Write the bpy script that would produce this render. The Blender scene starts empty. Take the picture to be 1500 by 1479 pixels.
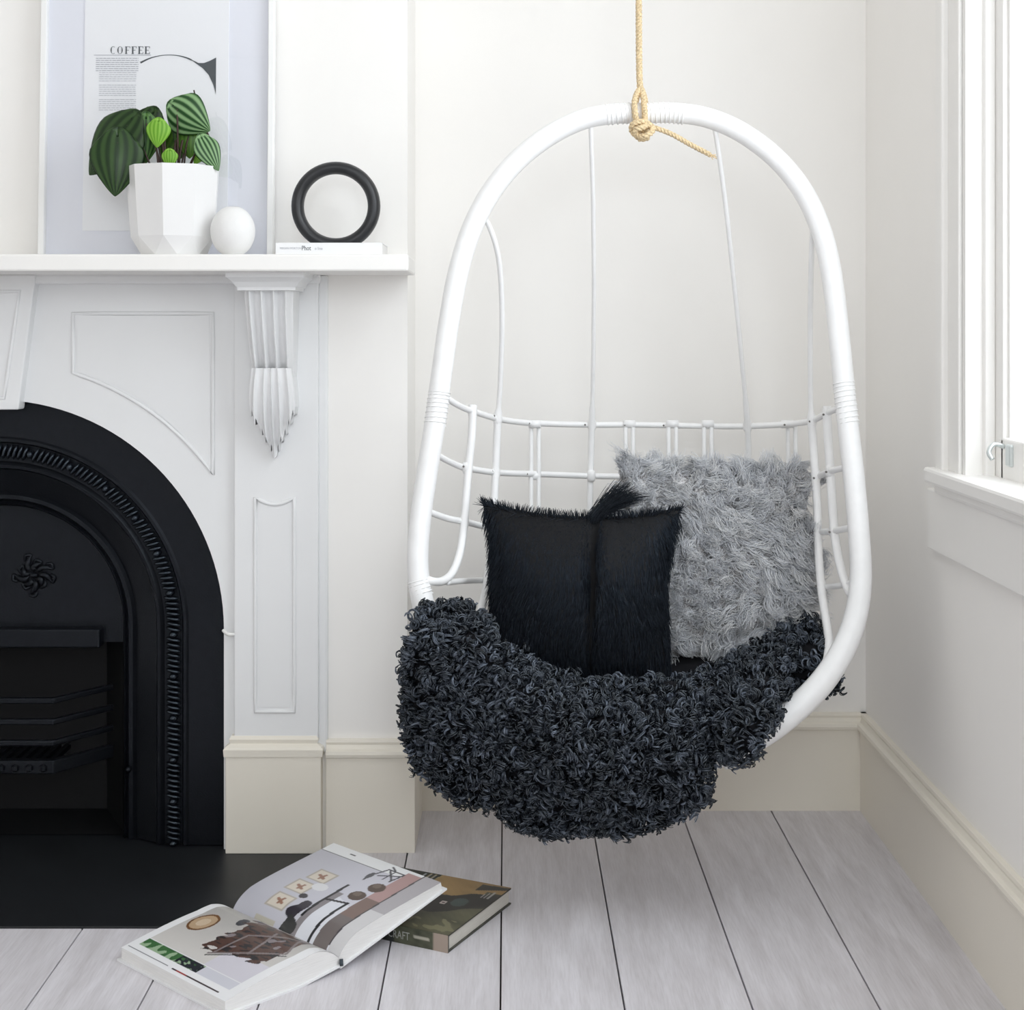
import bpy, bmesh, math, random
import numpy as np
from mathutils import Vector, Matrix

random.seed(7)
rng = np.random.default_rng(7)
PI = math.pi
scene = bpy.context.scene
C = scene.collection

# ------------------------------------------------------------------ camera
FPX, CX, CY, CH = 2250.0, 742.0, 483.0, 1.05      # focal (px), vanishing point (px), eye height
cam_d = bpy.data.cameras.new('camera')
cam = bpy.data.objects.new('camera', cam_d); C.objects.link(cam)
cam.location = (0, 0, CH); cam.rotation_euler = (PI/2, 0, 0)
cam_d.sensor_fit = 'HORIZONTAL'; cam_d.sensor_width = 36.0
cam_d.lens = FPX/1500*36
cam_d.shift_x = (750-CX)/1500
cam_d.shift_y = -(739.5-CY)/1500
cam_d.clip_start = 0.05
scene.camera = cam

# ------------------------------------------------------------------ world, window daylight, rear fill light, exposure
w = bpy.data.worlds.new('world'); scene.world = w; w.use_nodes = True
bg = w.node_tree.nodes['Background']
bg.inputs[0].default_value = (0.90, 0.95, 1.0, 1); bg.inputs[1].default_value = 2.0
def daylight(name, loc, rot, sx, sy, watts):
    ld = bpy.data.lights.new(name, 'AREA'); ld.shape = 'RECTANGLE'; ld.size = sx; ld.size_y = sy
    ld.energy = watts; ld.color = (0.90, 0.955, 1.0)
    lo = bpy.data.objects.new(name, ld); C.objects.link(lo); lo.location = loc; lo.rotation_euler = rot
daylight('window_daylight', (0.96, 1.95, 1.70), (PI/2-.45, 0, PI/2), 1.30, 1.50, 36)         # in the side window, faces -X
daylight('rear_fill_light', (.05, -1.28, 1.90), (PI/2, 0, 0), 1.40, 1.10, 44)        # fill light in the added, unseen rear window, faces +Y
scene.view_settings.view_transform = 'Standard'
scene.view_settings.look = 'None'
scene.view_settings.exposure = -0.62
scene.view_settings.gamma = 1.0
scene.view_settings.use_curve_mapping = False
scene.cycles.diffuse_bounces = 9; scene.cycles.max_bounces = 14; scene.cycles.transparent_max_bounces = 12

# ------------------------------------------------------------------ helpers
def P(x, y, Y):                       # picture point at a real distance -> place in the room
    return Vector(((x-CX)*Y/FPX, Y, CH-(y-CY)*Y/FPX))
def PX(x, Y): return (x-CX)*Y/FPX
def PZ(y, Y): return CH-(y-CY)*Y/FPX

def mat(name, col, rough=0.5, spec=0.5, metal=0.0, coat=0.0):
    m = bpy.data.materials.new(name); m.use_nodes = True
    b = m.node_tree.nodes['Principled BSDF']
    b.inputs['Base Color'].default_value = (*col, 1); b.inputs['Roughness'].default_value = rough
    b.inputs['Specular IOR Level'].default_value = spec; b.inputs['Metallic'].default_value = metal
    if coat: b.inputs['Coat Weight'].default_value = coat
    return m
def noisy(m, scale=20, amt=0.06, bump=0.0, bscale=None, stretch=(1, 1, 1)):
    """gentle procedural mottling and relief"""
    nt = m.node_tree; b = nt.nodes['Principled BSDF']; L = nt.links
    tc = nt.nodes.new('ShaderNodeTexCoord'); mp = nt.nodes.new('ShaderNodeMapping')
    mp.inputs['Scale'].default_value = stretch
    n = nt.nodes.new('ShaderNodeTexNoise'); n.inputs['Scale'].default_value = scale; n.inputs['Detail'].default_value = 4
    L.new(tc.outputs['Object'], mp.inputs[0]); L.new(mp.outputs[0], n.inputs['Vector'])
    c = b.inputs['Base Color'].default_value[:]
    r = nt.nodes.new('ShaderNodeValToRGB')
    r.color_ramp.elements[0].color = (*[v*(1-amt) for v in c[:3]], 1); r.color_ramp.elements[0].position = 0.3
    r.color_ramp.elements[1].color = (*[min(1, v*(1+amt)) for v in c[:3]], 1); r.color_ramp.elements[1].position = 0.7
    L.new(n.outputs['Fac'], r.inputs[0]); L.new(r.outputs[0], b.inputs['Base Color'])
    if bump:
        n2 = nt.nodes.new('ShaderNodeTexNoise'); n2.inputs['Scale'].default_value = bscale or scale*6
        L.new(mp.outputs[0], n2.inputs['Vector'])
        bp = nt.nodes.new('ShaderNodeBump'); bp.inputs['Strength'].default_value = bump; bp.inputs['Distance'].default_value = 0.002
        L.new(n2.outputs['Fac'], bp.inputs['Height']); L.new(bp.outputs[0], b.inputs['Normal'])
    return m
def attr_mat(name, rough, spec=0.5, mul=1.0, sheen=0.0):
    m = mat(name, (1, 1, 1), rough, spec)
    nt = m.node_tree; a = nt.nodes.new('ShaderNodeAttribute'); a.attribute_name = 'tint'
    nt.links.new(a.outputs['Color'], nt.nodes['Principled BSDF'].inputs['Base Color'])
    if sheen:
        nt.nodes['Principled BSDF'].inputs['Sheen Weight'].default_value = sheen
    return m

M = {}
M['wall'] = noisy(mat('wall_paint', (0.905, 0.887, 0.86), 0.75, 0.25), 3, 0.012, 0.04, 160)
M['trim'] = noisy(mat('trim_paint', (0.88, 0.865, 0.84), 0.42, 0.45), 4, 0.012)
M['base'] = noisy(mat('baseboard_paint', (0.83, 0.785, 0.695), 0.40, 0.45), 4, 0.012)
M['mantel'] = noisy(mat('mantel_paint', (0.815, 0.82, 0.825), 0.40, 0.45), 5, 0.012)
M['ceil'] = mat('ceiling_paint', (0.92, 0.91, 0.89), 0.8, 0.2)
M['gap'] = mat('plank_joint', (0.05, 0.045, 0.04), 0.9, 0.1)
M['iron'] = noisy(mat('cast_iron', (0.004, 0.0045, 0.006), 0.36, 0.28), 60, 0.2, 0.2, 300)
M['iron_bead'] = mat('polished_iron', (0.006, 0.007, 0.010), 0.20, 0.7)
def spec_tint(m, c): M[m].node_tree.nodes['Principled BSDF'].inputs['Specular Tint'].default_value = (*c, 1)
spec_tint('iron', (.8, .88, 1)); spec_tint('iron_bead', (.7, .85, 1))  # cool sky light put into the highlight colour of the iron
M['soot'] = mat('soot_iron', (0.006, 0.006, 0.007), 0.6, 0.3)
M['hearth'] = noisy(mat('hearth_slate', (0.011, 0.012, 0.014), 0.42, 0.4), 8, 0.2)
M['rattan'] = noisy(mat('white_cane', (0.90, 0.90, 0.90), 0.42, 0.45), 40, 0.02, 0.06, 90)
M['nail'] = mat('nail_head', (0.16, 0.15, 0.14), 0.5)
M['porcelain'] = mat('white_ceramic', (0.81, 0.805, 0.80), 0.35, 0.5)
M['matte_white'] = noisy(mat('matte_stoneware', (0.80, 0.795, 0.785), 0.65, 0.3), 30, 0.02, 0.1, 200)
M['black_wood'] = noisy(mat('black_wood', (0.014, 0.015, 0.017), 0.38, 0.5), 30, 0.25)
M['soil'] = noisy(mat('soil', (0.03, 0.02, 0.013), 0.95, 0.1), 80, 0.4, 0.6, 200)
M['stem'] = mat('stem', (0.05, 0.022, 0.016), 0.5)
M['stem_red'] = mat('stem_red', (0.28, 0.06, 0.045), 0.5)
M['frame'] = mat('frame_white', (0.88, 0.88, 0.87), 0.3, 0.5)
M['mount'] = mat('mount_board', (0.79, 0.805, 0.875), 0.7, 0.2)
M['paper'] = mat('poster_paper', (0.86, 0.87, 0.90), 0.7, 0.2)
M['ink'] = mat('poster_ink', (0.055, 0.068, 0.08), 0.7, 0.2)
M['ink_grey'] = mat('poster_grey_ink', (0.42, 0.43, 0.47), 0.7, 0.2)
M['page'] = noisy(mat('page_block', (0.80, 0.79, 0.78), 0.7, 0.2), 30, 0.05, 0, None, (1, 1, 30))
M['page_old'] = noisy(mat('page_block_grey', (0.60, 0.58, 0.53), 0.7, 0.2), 40, 0.08, 0, None, (1, 1, 40))
M['cover_white'] = mat('white_cover', (0.82, 0.82, 0.83), 0.45)
M['cover_dark'] = noisy(mat('dark_cover', (0.05, 0.05, 0.04), 0.45), 30, 0.3)
M['print'] = attr_mat('printed_page', 0.32, 0.5)
M['print_matte'] = attr_mat('printed_cover', 0.4, 0.45)
M['metal'] = mat('sash_fitting', (0.62, 0.66, 0.66), 0.3, 0.5, 0.6)
M['fur_dark'] = attr_mat('curly_wool', 0.27, 0.9)
M['fur_grey'] = attr_mat('grey_fleece', 0.5, 0.5, sheen=1.0)
M['fur_black'] = attr_mat('black_hide', 0.32, 0.35)
spec_tint('fur_dark', (.80, .90, 1)); spec_tint('fur_black', (.62, .78, 1))  # blue of the sky light put into the fur highlights
def translucent(m, fac):                 # wool lets light through
    nt = M[m].node_tree; b = nt.nodes['Principled BSDF']; out = nt.nodes['Material Output']; a = [n for n in nt.nodes if n.type == 'ATTRIBUTE'][0]
    t = nt.nodes.new('ShaderNodeBsdfTranslucent'); nt.links.new(a.outputs['Color'], t.inputs['Color'])
    mx = nt.nodes.new('ShaderNodeMixShader'); mx.inputs[0].default_value = fac
    nt.links.new(b.outputs[0], mx.inputs[1]); nt.links.new(t.outputs[0], mx.inputs[2]); nt.links.new(mx.outputs[0], out.inputs['Surface'])
translucent('fur_grey', .45)
M['hide'] = mat('wool_skin', (0.012, 0.012, 0.014), 0.9, 0.1)
M['hide_grey'] = mat('fleece_skin', (0.80, 0.79, 0.79), 0.9, 0.1)
M['hide_black'] = mat('black_skin', (0.006, 0.006, 0.007), 0.7, 0.2)

def rope_mat():
    m = mat('jute_rope', (0.72, 0.57, 0.36), 0.85, 0.15)
    return noisy(m, 300, 0.3, 0.4, 900)
M['rope'] = rope_mat()

def wood_mat():
    m = mat('limed_oak', (0.6, 0.57, 0.56), 0.40, 0.4); nt = m.node_tree; L = nt.links; b = nt.nodes['Principled BSDF']
    tc = nt.nodes.new('ShaderNodeTexCoord'); oi = nt.nodes.new('ShaderNodeObjectInfo')
    add = nt.nodes.new('ShaderNodeVectorMath'); add.operation = 'ADD'
    sc = nt.nodes.new('ShaderNodeVectorMath'); sc.operation = 'SCALE'; sc.inputs[3].default_value = 37.0
    cmb = nt.nodes.new('ShaderNodeCombineXYZ')
    for i in range(3): L.new(oi.outputs['Random'], cmb.inputs[i])
    L.new(cmb.outputs[0], sc.inputs[0]); L.new(tc.outputs['Object'], add.inputs[0]); L.new(sc.outputs[0], add.inputs[1])
    def ns(scale, st, det=5, dist=0.0):
        mp = nt.nodes.new('ShaderNodeMapping'); mp.inputs['Scale'].default_value = st; L.new(add.outputs[0], mp.inputs[0])
        n = nt.nodes.new('ShaderNodeTexNoise'); n.inputs['Scale'].default_value = scale; n.inputs['Detail'].default_value = det
        n.inputs['Distortion'].default_value = dist; L.new(mp.outputs[0], n.inputs['Vector']); return n
    g = ns(7, (4.5, 0.5, 1), 5, 0.5)
    r = nt.nodes.new('ShaderNodeValToRGB'); e = r.color_ramp.elements
    e[0].position = 0.25; e[0].color = (0.56, 0.535, 0.555, 1); e[1].position = 0.68; e[1].color = (0.72, 0.70, 0.735, 1)
    L.new(g.outputs['Fac'], r.inputs[0])
    fine = ns(60, (6, 0.35, 1), 3)
    mix = nt.nodes.new('ShaderNodeMixRGB'); mix.blend_type = 'MULTIPLY'; mix.inputs[0].default_value = 0.35
    r2 = nt.nodes.new('ShaderNodeValToRGB'); r2.color_ramp.elements[0].position = 0.3; r2.color_ramp.elements[0].color = (0.72, 0.70, 0.69, 1)
    r2.color_ramp.elements[1].position = 0.6
    L.new(fine.outputs['Fac'], r2.inputs[0]); L.new(r.outputs[0], mix.inputs[1]); L.new(r2.outputs[0], mix.inputs[2])
    kn = ns(6, (1.6, 0.8, 1), 2)                                        # small knots
    r3 = nt.nodes.new('ShaderNodeValToRGB'); r3.color_ramp.elements[0].position = 0.70; r3.color_ramp.elements[0].color = (1, 1, 1, 1)
    r3.color_ramp.elements[1].position = 0.80; r3.color_ramp.elements[1].color = (0.62, 0.58, 0.55, 1)
    mix2 = nt.nodes.new('ShaderNodeMixRGB'); mix2.blend_type = 'MULTIPLY'; mix2.inputs[0].default_value = 0.8
    L.new(kn.outputs['Fac'], r3.inputs[0]); L.new(mix.outputs[0], mix2.inputs[1]); L.new(r3.outputs[0], mix2.inputs[2])
    L.new(mix2.outputs[0], b.inputs['Base Color'])
    bp = nt.nodes.new('ShaderNodeBump'); bp.inputs['Strength'].default_value = 0.12; bp.inputs['Distance'].default_value = 0.001
    L.new(fine.outputs['Fac'], bp.inputs['Height']); L.new(bp.outputs[0], b.inputs['Normal'])
    return m
M['wood'] = wood_mat()

def glass_mat(name, fac, tint=(1, 1, 1)):
    m = bpy.data.materials.new(name); m.use_nodes = True; nt = m.node_tree
    nt.nodes.remove(nt.nodes['Principled BSDF']); out = nt.nodes['Material Output']
    t = nt.nodes.new('ShaderNodeBsdfTransparent'); t.inputs[0].default_value = (*tint, 1)
    g = nt.nodes.new('ShaderNodeBsdfGlossy'); g.inputs['Roughness'].default_value = 0.02
    mx = nt.nodes.new('ShaderNodeMixShader'); mx.inputs[0].default_value = fac
    nt.links.new(t.outputs[0], mx.inputs[1]); nt.links.new(g.outputs[0], mx.inputs[2]); nt.links.new(mx.outputs[0], out.inputs[0])
    return m
M['glass'] = glass_mat('clear_glass', 0.05)

def leaf_mat(name, dark, pale, k=6.0):
    m = mat(name, dark, 0.36, 0.3); nt = m.node_tree; L = nt.links; b = nt.nodes['Principled BSDF']
    uv = nt.nodes.new('ShaderNodeUVMap'); sep = nt.nodes.new('ShaderNodeSeparateXYZ'); L.new(uv.outputs[0], sep.inputs[0])
    mu = nt.nodes.new('ShaderNodeMath'); mu.operation = 'MULTIPLY'; mu.inputs[1].default_value = k*PI; L.new(sep.outputs[0], mu.inputs[0])
    co = nt.nodes.new('ShaderNodeMath'); co.operation = 'COSINE'; L.new(mu.outputs[0], co.inputs[0])
    r = nt.nodes.new('ShaderNodeValToRGB'); r.color_ramp.elements[0].position = 0.0; r.color_ramp.elements[1].position = 0.75
    r.color_ramp.elements[0].color = (*dark, 1); r.color_ramp.elements[1].color = (*pale, 1)
    ml = nt.nodes.new('ShaderNodeMath'); ml.operation = 'MULTIPLY_ADD'; ml.inputs[1].default_value = -0.5; ml.inputs[2].default_value = 0.35
    L.new(co.outputs[0], ml.inputs[0]); L.new(ml.outputs[0], r.inputs[0]); L.new(r.outputs[0], b.inputs['Base Color'])
    bp = nt.nodes.new('ShaderNodeBump'); bp.inputs['Strength'].default_value = 0.25; bp.inputs['Distance'].default_value = 0.0015
    L.new(co.outputs[0], bp.inputs['Height']); L.new(bp.outputs[0], b.inputs['Normal'])
    return m
M['leaf_dark'] = leaf_mat('leaf_dark', (0.007, 0.026, 0.005), (0.030, 0.070, 0.016))
M['leaf_mid'] = leaf_mat('leaf_mid', (0.012, 0.055, 0.008), (0.085, 0.19, 0.045))
M['leaf_silver'] = leaf_mat('leaf_silver', (0.010, 0.055, 0.010), (0.22, 0.37, 0.17))
M['leaf_lime'] = leaf_mat('leaf_lime', (0.13, 0.34, 0.02), (0.24, 0.48, 0.06))
M['leaf_plain'] = leaf_mat('leaf_plain', (0.05, 0.14, 0.015), (0.10, 0.22, 0.03))

# --- mesh making
class MB:
    def __init__(s): s.v = []; s.f = []
    def add(s, v, f):
        n = len(s.v); s.v += [tuple(p) for p in v]; s.f += [tuple(i+n for i in q) for q in f]; return s
    def box(s, a, b):
        x0, y0, z0 = a; x1, y1, z1 = b
        v = [(x0,y0,z0),(x1,y0,z0),(x1,y1,z0),(x0,y1,z0),(x0,y0,z1),(x1,y0,z1),(x1,y1,z1),(x0,y1,z1)]
        return s.add(v, [(0,3,2,1),(4,5,6,7),(0,1,5,4),(1,2,6,5),(2,3,7,6),(3,0,4,7)])
    def tube(s, path, r, n=10, closed=False, caps=True):
        pts = [Vector(p) for p in path]; m = len(pts)
        rs = r if isinstance(r, (list, tuple)) else [r]*m
        tang = []
        for i in range(m):
            a = pts[(i-1) % m] if (closed or i > 0) else pts[i]; b = pts[(i+1) % m] if (closed or i < m-1) else pts[i]
            tang.append((b-a).normalized())
        ref = Vector((0, 0, 1)) if abs(tang[0].z) < 0.9 else Vector((1, 0, 0))
        nrm = tang[0].cross(ref).normalized(); v = []
        for i in range(m):
            nrm = (nrm - tang[i]*nrm.dot(tang[i])).normalized(); bn = tang[i].cross(nrm)
            for k in range(n):
                a = 2*PI*k/n; v.append(pts[i] + (nrm*math.cos(a)+bn*math.sin(a))*rs[i])
        f = []
        for i in range(m if closed else m-1):
            j = (i+1) % m
            for k in range(n): f.append((i*n+k, i*n+(k+1) % n, j*n+(k+1) % n, j*n+k))
        if not closed and caps: f += [tuple(range(n-1, -1, -1)), tuple(range((m-1)*n, m*n))]
        return s.add(v, f)
    def lathe(s, prof, c, n=32):
        v = []; f = []; m = len(prof)
        for r, z in prof:
            for k in range(n):
                a = 2*PI*k/n; v.append((c[0]+r*math.cos(a), c[1]+r*math.sin(a), c[2]+z))
        for i in range(m-1):
            for k in range(n): f.append((i*n+k, i*n+(k+1) % n, (i+1)*n+(k+1) % n, (i+1)*n+k))
        f += [tuple(range(n-1, -1, -1)), tuple(range((m-1)*n, m*n))]
        return s.add(v, f)
    def prism(s, poly, ext):                 # poly: list of 3D points, ext: vector
        n = len(poly); e = Vector(ext); v = [Vector(p) for p in poly] + [Vector(p)+e for p in poly]
        f = [tuple(range(n-1, -1, -1)), tuple(range(n, 2*n))] + [(i, (i+1) % n, n+(i+1) % n, n+i) for i in range(n)]
        return s.add(v, f)
    def build(s, name, m, parent=None, smooth=False, bevel=0, fix=True):
        me = bpy.data.meshes.new(name); me.from_pydata(s.v, [], s.f)
        if fix:
            bm = bmesh.new(); bm.from_mesh(me); bmesh.ops.recalc_face_normals(bm, faces=bm.faces); bm.to_mesh(me); bm.free()
        return link(name, me, m, parent, smooth, bevel)

def link(name, me, m, parent=None, smooth=False, bevel=0):
    o = bpy.data.objects.new(name, me); C.objects.link(o)
    if m: me.materials.append(M[m] if isinstance(m, str) else m)
    if smooth:
        me.polygons.foreach_set('use_smooth', [True]*len(me.polygons))
    if bevel:
        b = o.modifiers.new('bevel', 'BEVEL'); b.width = bevel; b.segments = 2; b.limit_method = 'ANGLE'; b.angle_limit = math.radians(40)
    if parent: setpar(o, parent)
    return o
def setpar(o, p):
    o.parent = p; o.matrix_parent_inverse = world_of(p).inverted()
def world_of(o):
    m = o.matrix_basis.copy()
    return m if o.parent is None else world_of(o.parent) @ o.matrix_parent_inverse @ m
def thing(name, label, cat, loc=(0, 0, 0), group=None):
    o = bpy.data.objects.new(name, None); C.objects.link(o); o.location = loc; o.empty_display_size = 0.05
    return tag(o, label, cat, group)
def tag(o, label, cat, group=None):
    o['label'] = label; o['category'] = cat
    if group: o['group'] = group
    return o
def struct(o, label=None, cat=None):
    o['kind'] = 'structure'
    if label: o['label'] = label
    if cat: o['category'] = cat
    return o
def catmull(pts, n=8, closed=False):
    pts = [Vector(p) for p in pts]; m = len(pts); out = []
    for i in range(m if closed else m-1):
        g = (lambda k: pts[k % m]) if closed else (lambda k: pts[max(0, min(m-1, k))])
        p0, p1, p2, p3 = g(i-1), g(i), g(i+1), g(i+2)
        for k in range(n):
            t = k/n
            out.append(0.5*((2*p1)+(p2-p0)*t+(2*p0-5*p1+4*p2-p3)*t*t+(3*p1-p0-3*p2+p3)*t**3))
    if not closed: out.append(pts[-1])
    return out

def strands_mesh(name, pts, rad, col, m, parent, sides=3):
    """pts (N,S,3), rad (N,S), col (N,S,3) -> one mesh of tapering hairs"""
    N, S, _ = pts.shape
    T = np.gradient(pts, axis=1); T /= np.linalg.norm(T, axis=2, keepdims=True)+1e-12
    ref = rng.normal(size=(N, 1, 3)); B = np.cross(T, np.broadcast_to(ref, T.shape)); B /= np.linalg.norm(B, axis=2, keepdims=True)+1e-12
    Nn = np.cross(B, T)
    ang = np.arange(sides)*2*PI/sides
    V = pts[:, :, None, :] + rad[:, :, None, None]*(np.cos(ang)[None, None, :, None]*B[:, :, None, :]+np.sin(ang)[None, None, :, None]*Nn[:, :, None, :])
    V = V.reshape(-1, 3)
    base = (np.arange(N)*S*sides)[:, None, None] + (np.arange(S-1)*sides)[None, :, None]
    k = np.arange(sides)[None, None, :]; k2 = (k+1) % sides
    F = np.stack([base+k, base+k2, base+sides+k2, base+sides+k], axis=-1).reshape(-1, 4)
    me = fast_mesh(name, V, F)
    ca = me.color_attributes.new('tint', 'FLOAT_COLOR', 'POINT')
    cc = np.ones((N, S, sides, 4), np.float32); cc[..., :3] = col[:, :, None, :]
    ca.data.foreach_set('color', cc.reshape(-1))
    o = link(name, me, m, parent)
    o['kind'] = 'stuff'
    return o
def fast_mesh(name, V, F):
    me = bpy.data.meshes.new(name); n = len(F); q = F.shape[1]
    me.vertices.add(len(V)); me.vertices.foreach_set('co', np.ascontiguousarray(V, np.float32).reshape(-1))
    me.loops.add(n*q); me.loops.foreach_set('vertex_index', np.ascontiguousarray(F, np.int32).reshape(-1))
    me.polygons.add(n); me.polygons.foreach_set('loop_start', np.arange(0, n*q, q, dtype=np.int32))
    me.polygons.foreach_set('use_smooth', np.ones(n, bool))
    me.update(calc_edges=True); return me

# ------------------------------------------------------------------ room shell
YB, XR, XL, YR, ZC = 3.37, 0.788, -2.45, -1.2, 2.75
WY0, WY1, WZ0, WZ1 = 1.30, 2.593, 0.80, 2.45           # window opening in the right wall
floor = struct(MB().box((XL-.1, YR, -.08), (XR+.1, YB+.1, -.012)).build('floor', 'gap'), 'floor of pale limed oak planks', 'floor')
struct(MB().box((XL-.1, YB, -.02), (XR+.1, YB+.12, ZC)).build('wall_back', 'wall'), 'white back wall of the alcove behind the hanging chair', 'wall')
wr = MB().box((XR, WY1, -.02), (XR+.14, YB+.05, ZC)).box((XR, YR, -.02), (XR+.14, WY0, ZC))
wr.box((XR, WY0, -.02), (XR+.14, WY1, WZ0)).box((XR, WY0, WZ1), (XR+.14, WY1, ZC))
struct(wr.build('wall_right', 'wall'), 'white wall that holds the bright window', 'wall')
struct(MB().box((XL-.12, YR, -.02), (XL, YB+.1, ZC)).build('wall_left', 'wall'), 'white side wall beyond the fireplace', 'wall')
struct(MB().box((XL-.1, YR, ZC), (XR+.14, YB+.12, ZC+.1)).build('ceiling', 'ceil'), 'plain white ceiling', 'ceiling')

RWX0, RWX1, RWZ = -.66, .76, 1.35
rw = MB().box((XL-.12, YR-.12, -.02), (RWX0, YR, ZC)).box((RWX1, YR-.12, -.02), (XR+.14, YR, ZC)).box((RWX0, YR-.12, -.02), (RWX1, YR, RWZ)).box((RWX0, YR-.12, WZ1), (RWX1, YR, ZC))
struct(rw.build('wall_rear', 'wall'), 'white wall opposite the fireplace, with an added window for fill light', 'wall')
w2 = thing('added_rear_window', 'plain white window added out of view in the wall opposite the fireplace, for fill light', 'window', ((RWX0+RWX1)/2, YR, RWZ)); struct(w2)  # unseen window, added to bring frontal fill light into the room
for a, b in (((RWX0-.1, -.01, RWZ-.1), (RWX0, .02, WZ1+.1)), ((RWX1-.03, -.01, RWZ-.1), (RWX1+.03, .02, WZ1+.1)), ((RWX0, -.01, WZ1), (RWX1, .02, WZ1+.1)), ((RWX0-.1, -.01, RWZ-.06), (RWX1+.03, .05, RWZ)), ((RWX0, -.06, 1.62), (RWX1, -.02, 1.66)), ((RWX0, -.06, RWZ), (RWX0+.05, -.02, WZ1)), ((RWX1-.05, -.06, RWZ), (RWX1, -.02, WZ1))):
    MB().box((a[0], YR+a[1], a[2]), (b[0], YR+b[1], b[2])).build('window_frame', 'trim', w2)

# planks
edges = [0.790, 0.578, 0.381, 0.183, -0.0095, -0.199, -0.386, -0.571, -0.744]
while edges[-1] > XL: edges.append(edges[-1]-0.19)
for i in range(len(edges)-1):
    x1, x0 = edges[i]-.0013, edges[i+1]+.0013
    cut = [0.55, 1.55, 1.0, 0.2, 1.3, 0.7][i % 6]
    for a, b in ((YR, cut-.001), (cut+.001, YB-.002)):
        o = MB().box((x0-(x0+x1)/2, a-(a+b)/2, -.014), (x1-(x0+x1)/2, b-(a+b)/2, 0)).build('plank', 'wood', None, bevel=.0012)
        o.location = ((x0+x1)/2, (a+b)/2, 0); setpar(o, floor)

# chimney breast (hollow behind the fireplace)
FX = -1.0325                     # fireplace centre line
BX = -0.200; BXL = 2*FX-BX; YW = 3.10
cb = MB().box((FX+.50, YW, 0), (BX, YB+.02, ZC)).box((BXL, YW, 0), (FX-.50, YB+.02, ZC)).box((FX-.505, YW, 1.0), (FX+.505, YB+.02, ZC))
struct(cb.build('wall_chimney', 'wall'), 'white chimney breast above and beside the fireplace', 'wall')

def board_profile(h):
    return [(0, 0), (.016, 0), (.016, h-.036), (.0235, h-.033), (.025, h-.027), (.0235, h-.021), (.016, h-.018), (.012, h-.010), (.0135, h-.005), (.012, h), (0, h)]
def board_x(name, x0, x1, yw, h, label):
    o = MB().prism([(x0, yw-d, z) for d, z in board_profile(h)], (x1-x0, 0, 0)).build(name, 'base')
    return struct(o, label, 'baseboard')
def board_y(name, xw, y0, y1, h, sgn, label):
    o = MB().prism([(xw+sgn*d, y0, z) for d, z in board_profile(h)], (0, y1-y0, 0)).build(name, 'base')
    return struct(o, label, 'baseboard')
board_x('baseboard_back', BX, XR, YB, .212, 'cream moulded baseboard along the alcove back wall')
board_y('baseboard_right', XR, YR, YB, .212, -1, 'cream moulded baseboard under the window wall')
board_x('baseboard_chimney', FX+.67, BX+.0155, YW, .226, 'cream moulded baseboard on the chimney breast right of the pilaster')
board_y('baseboard_chimney_side', BX, YW-.012, YB, .226, 1, 'cream baseboard on the narrow side of the chimney breast')
board_x('baseboard_chimney_far', BXL, FX-.67, YW, .226, 'cream moulded baseboard on the far side of the fireplace')

# ------------------------------------------------------------------ window
win = thing('window_1', 'white sash window with bright panes in the right wall', 'window', (XR, (WY0+WY1)/2, WZ0)); struct(win)
def wbox(name, a, b, m='trim', par=None, bv=.002): return MB().box(a, b).build(name, m, par or win, bevel=bv)
XC = XR-.018
# casing: flat with raised outer band
wbox('casing', (XC, WY1+.007, WZ0-.01), (XR+.005, WY1+.115, WZ1+.12)); wbox('casing_band', (XC-.012, WY1+.085, WZ0-.01), (XR, WY1+.125, WZ1+.12), bv=.004)
wbox('casing', (XC, WY0-.115, WZ0-.01), (XR+.005, WY0, WZ1+.12)); wbox('casing_band', (XC-.012, WY0-.125, WZ0-.01), (XR, WY0-.085, WZ1+.12), bv=.004)
wbox('casing', (XC, WY0-.115, WZ1), (XR+.005, WY1+.115, WZ1+.12))
wbox('casing_bead', (XC-.005, WY1+.007, WZ0-.01), (XR, WY1+.028, WZ1), bv=.003)
MB().box((XC+.0035, WY1+.002, WZ0+.03), (XR+.03, WY1+.009, WZ1)).build('shadow_gap', mat('gap_shade_grey', (.10, .10, .10), .8), win)  # dark filler strip, the shade of the gap put into its colour
# jamb linings, stops
wbox('jamb', (XC+.001, WY1-.012, WZ0), (XR+.14, WY1+.0045, WZ1), bv=.001); wbox('jamb', (XR-.01, WY0-.003, WZ0), (XR+.14, WY0+.012, WZ1))
wbox('head', (XR-.01, WY0, WZ1-.012), (XR+.14, WY1, WZ1+.003))
wbox('stop_bead', (XR+.012, WY1-.026, WZ0), (XR+.03, WY1-.008, WZ1), bv=.004)
# sill, stool, apron
wbox('sill', (XR-.045, WY0-.15, WZ0-.022), (XR+.14, WY1+.150, WZ0+.006), bv=.006)
wbox('sill_moulding', (XR-.030, WY0-.13, WZ0-.040), (XR+.01, WY1+.135, WZ0-.020), bv=.006)
wbox('apron', (XR-.020, WY0-.19, .652), (XR+.01, WY1+.215, WZ0-.038), bv=.003)
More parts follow.
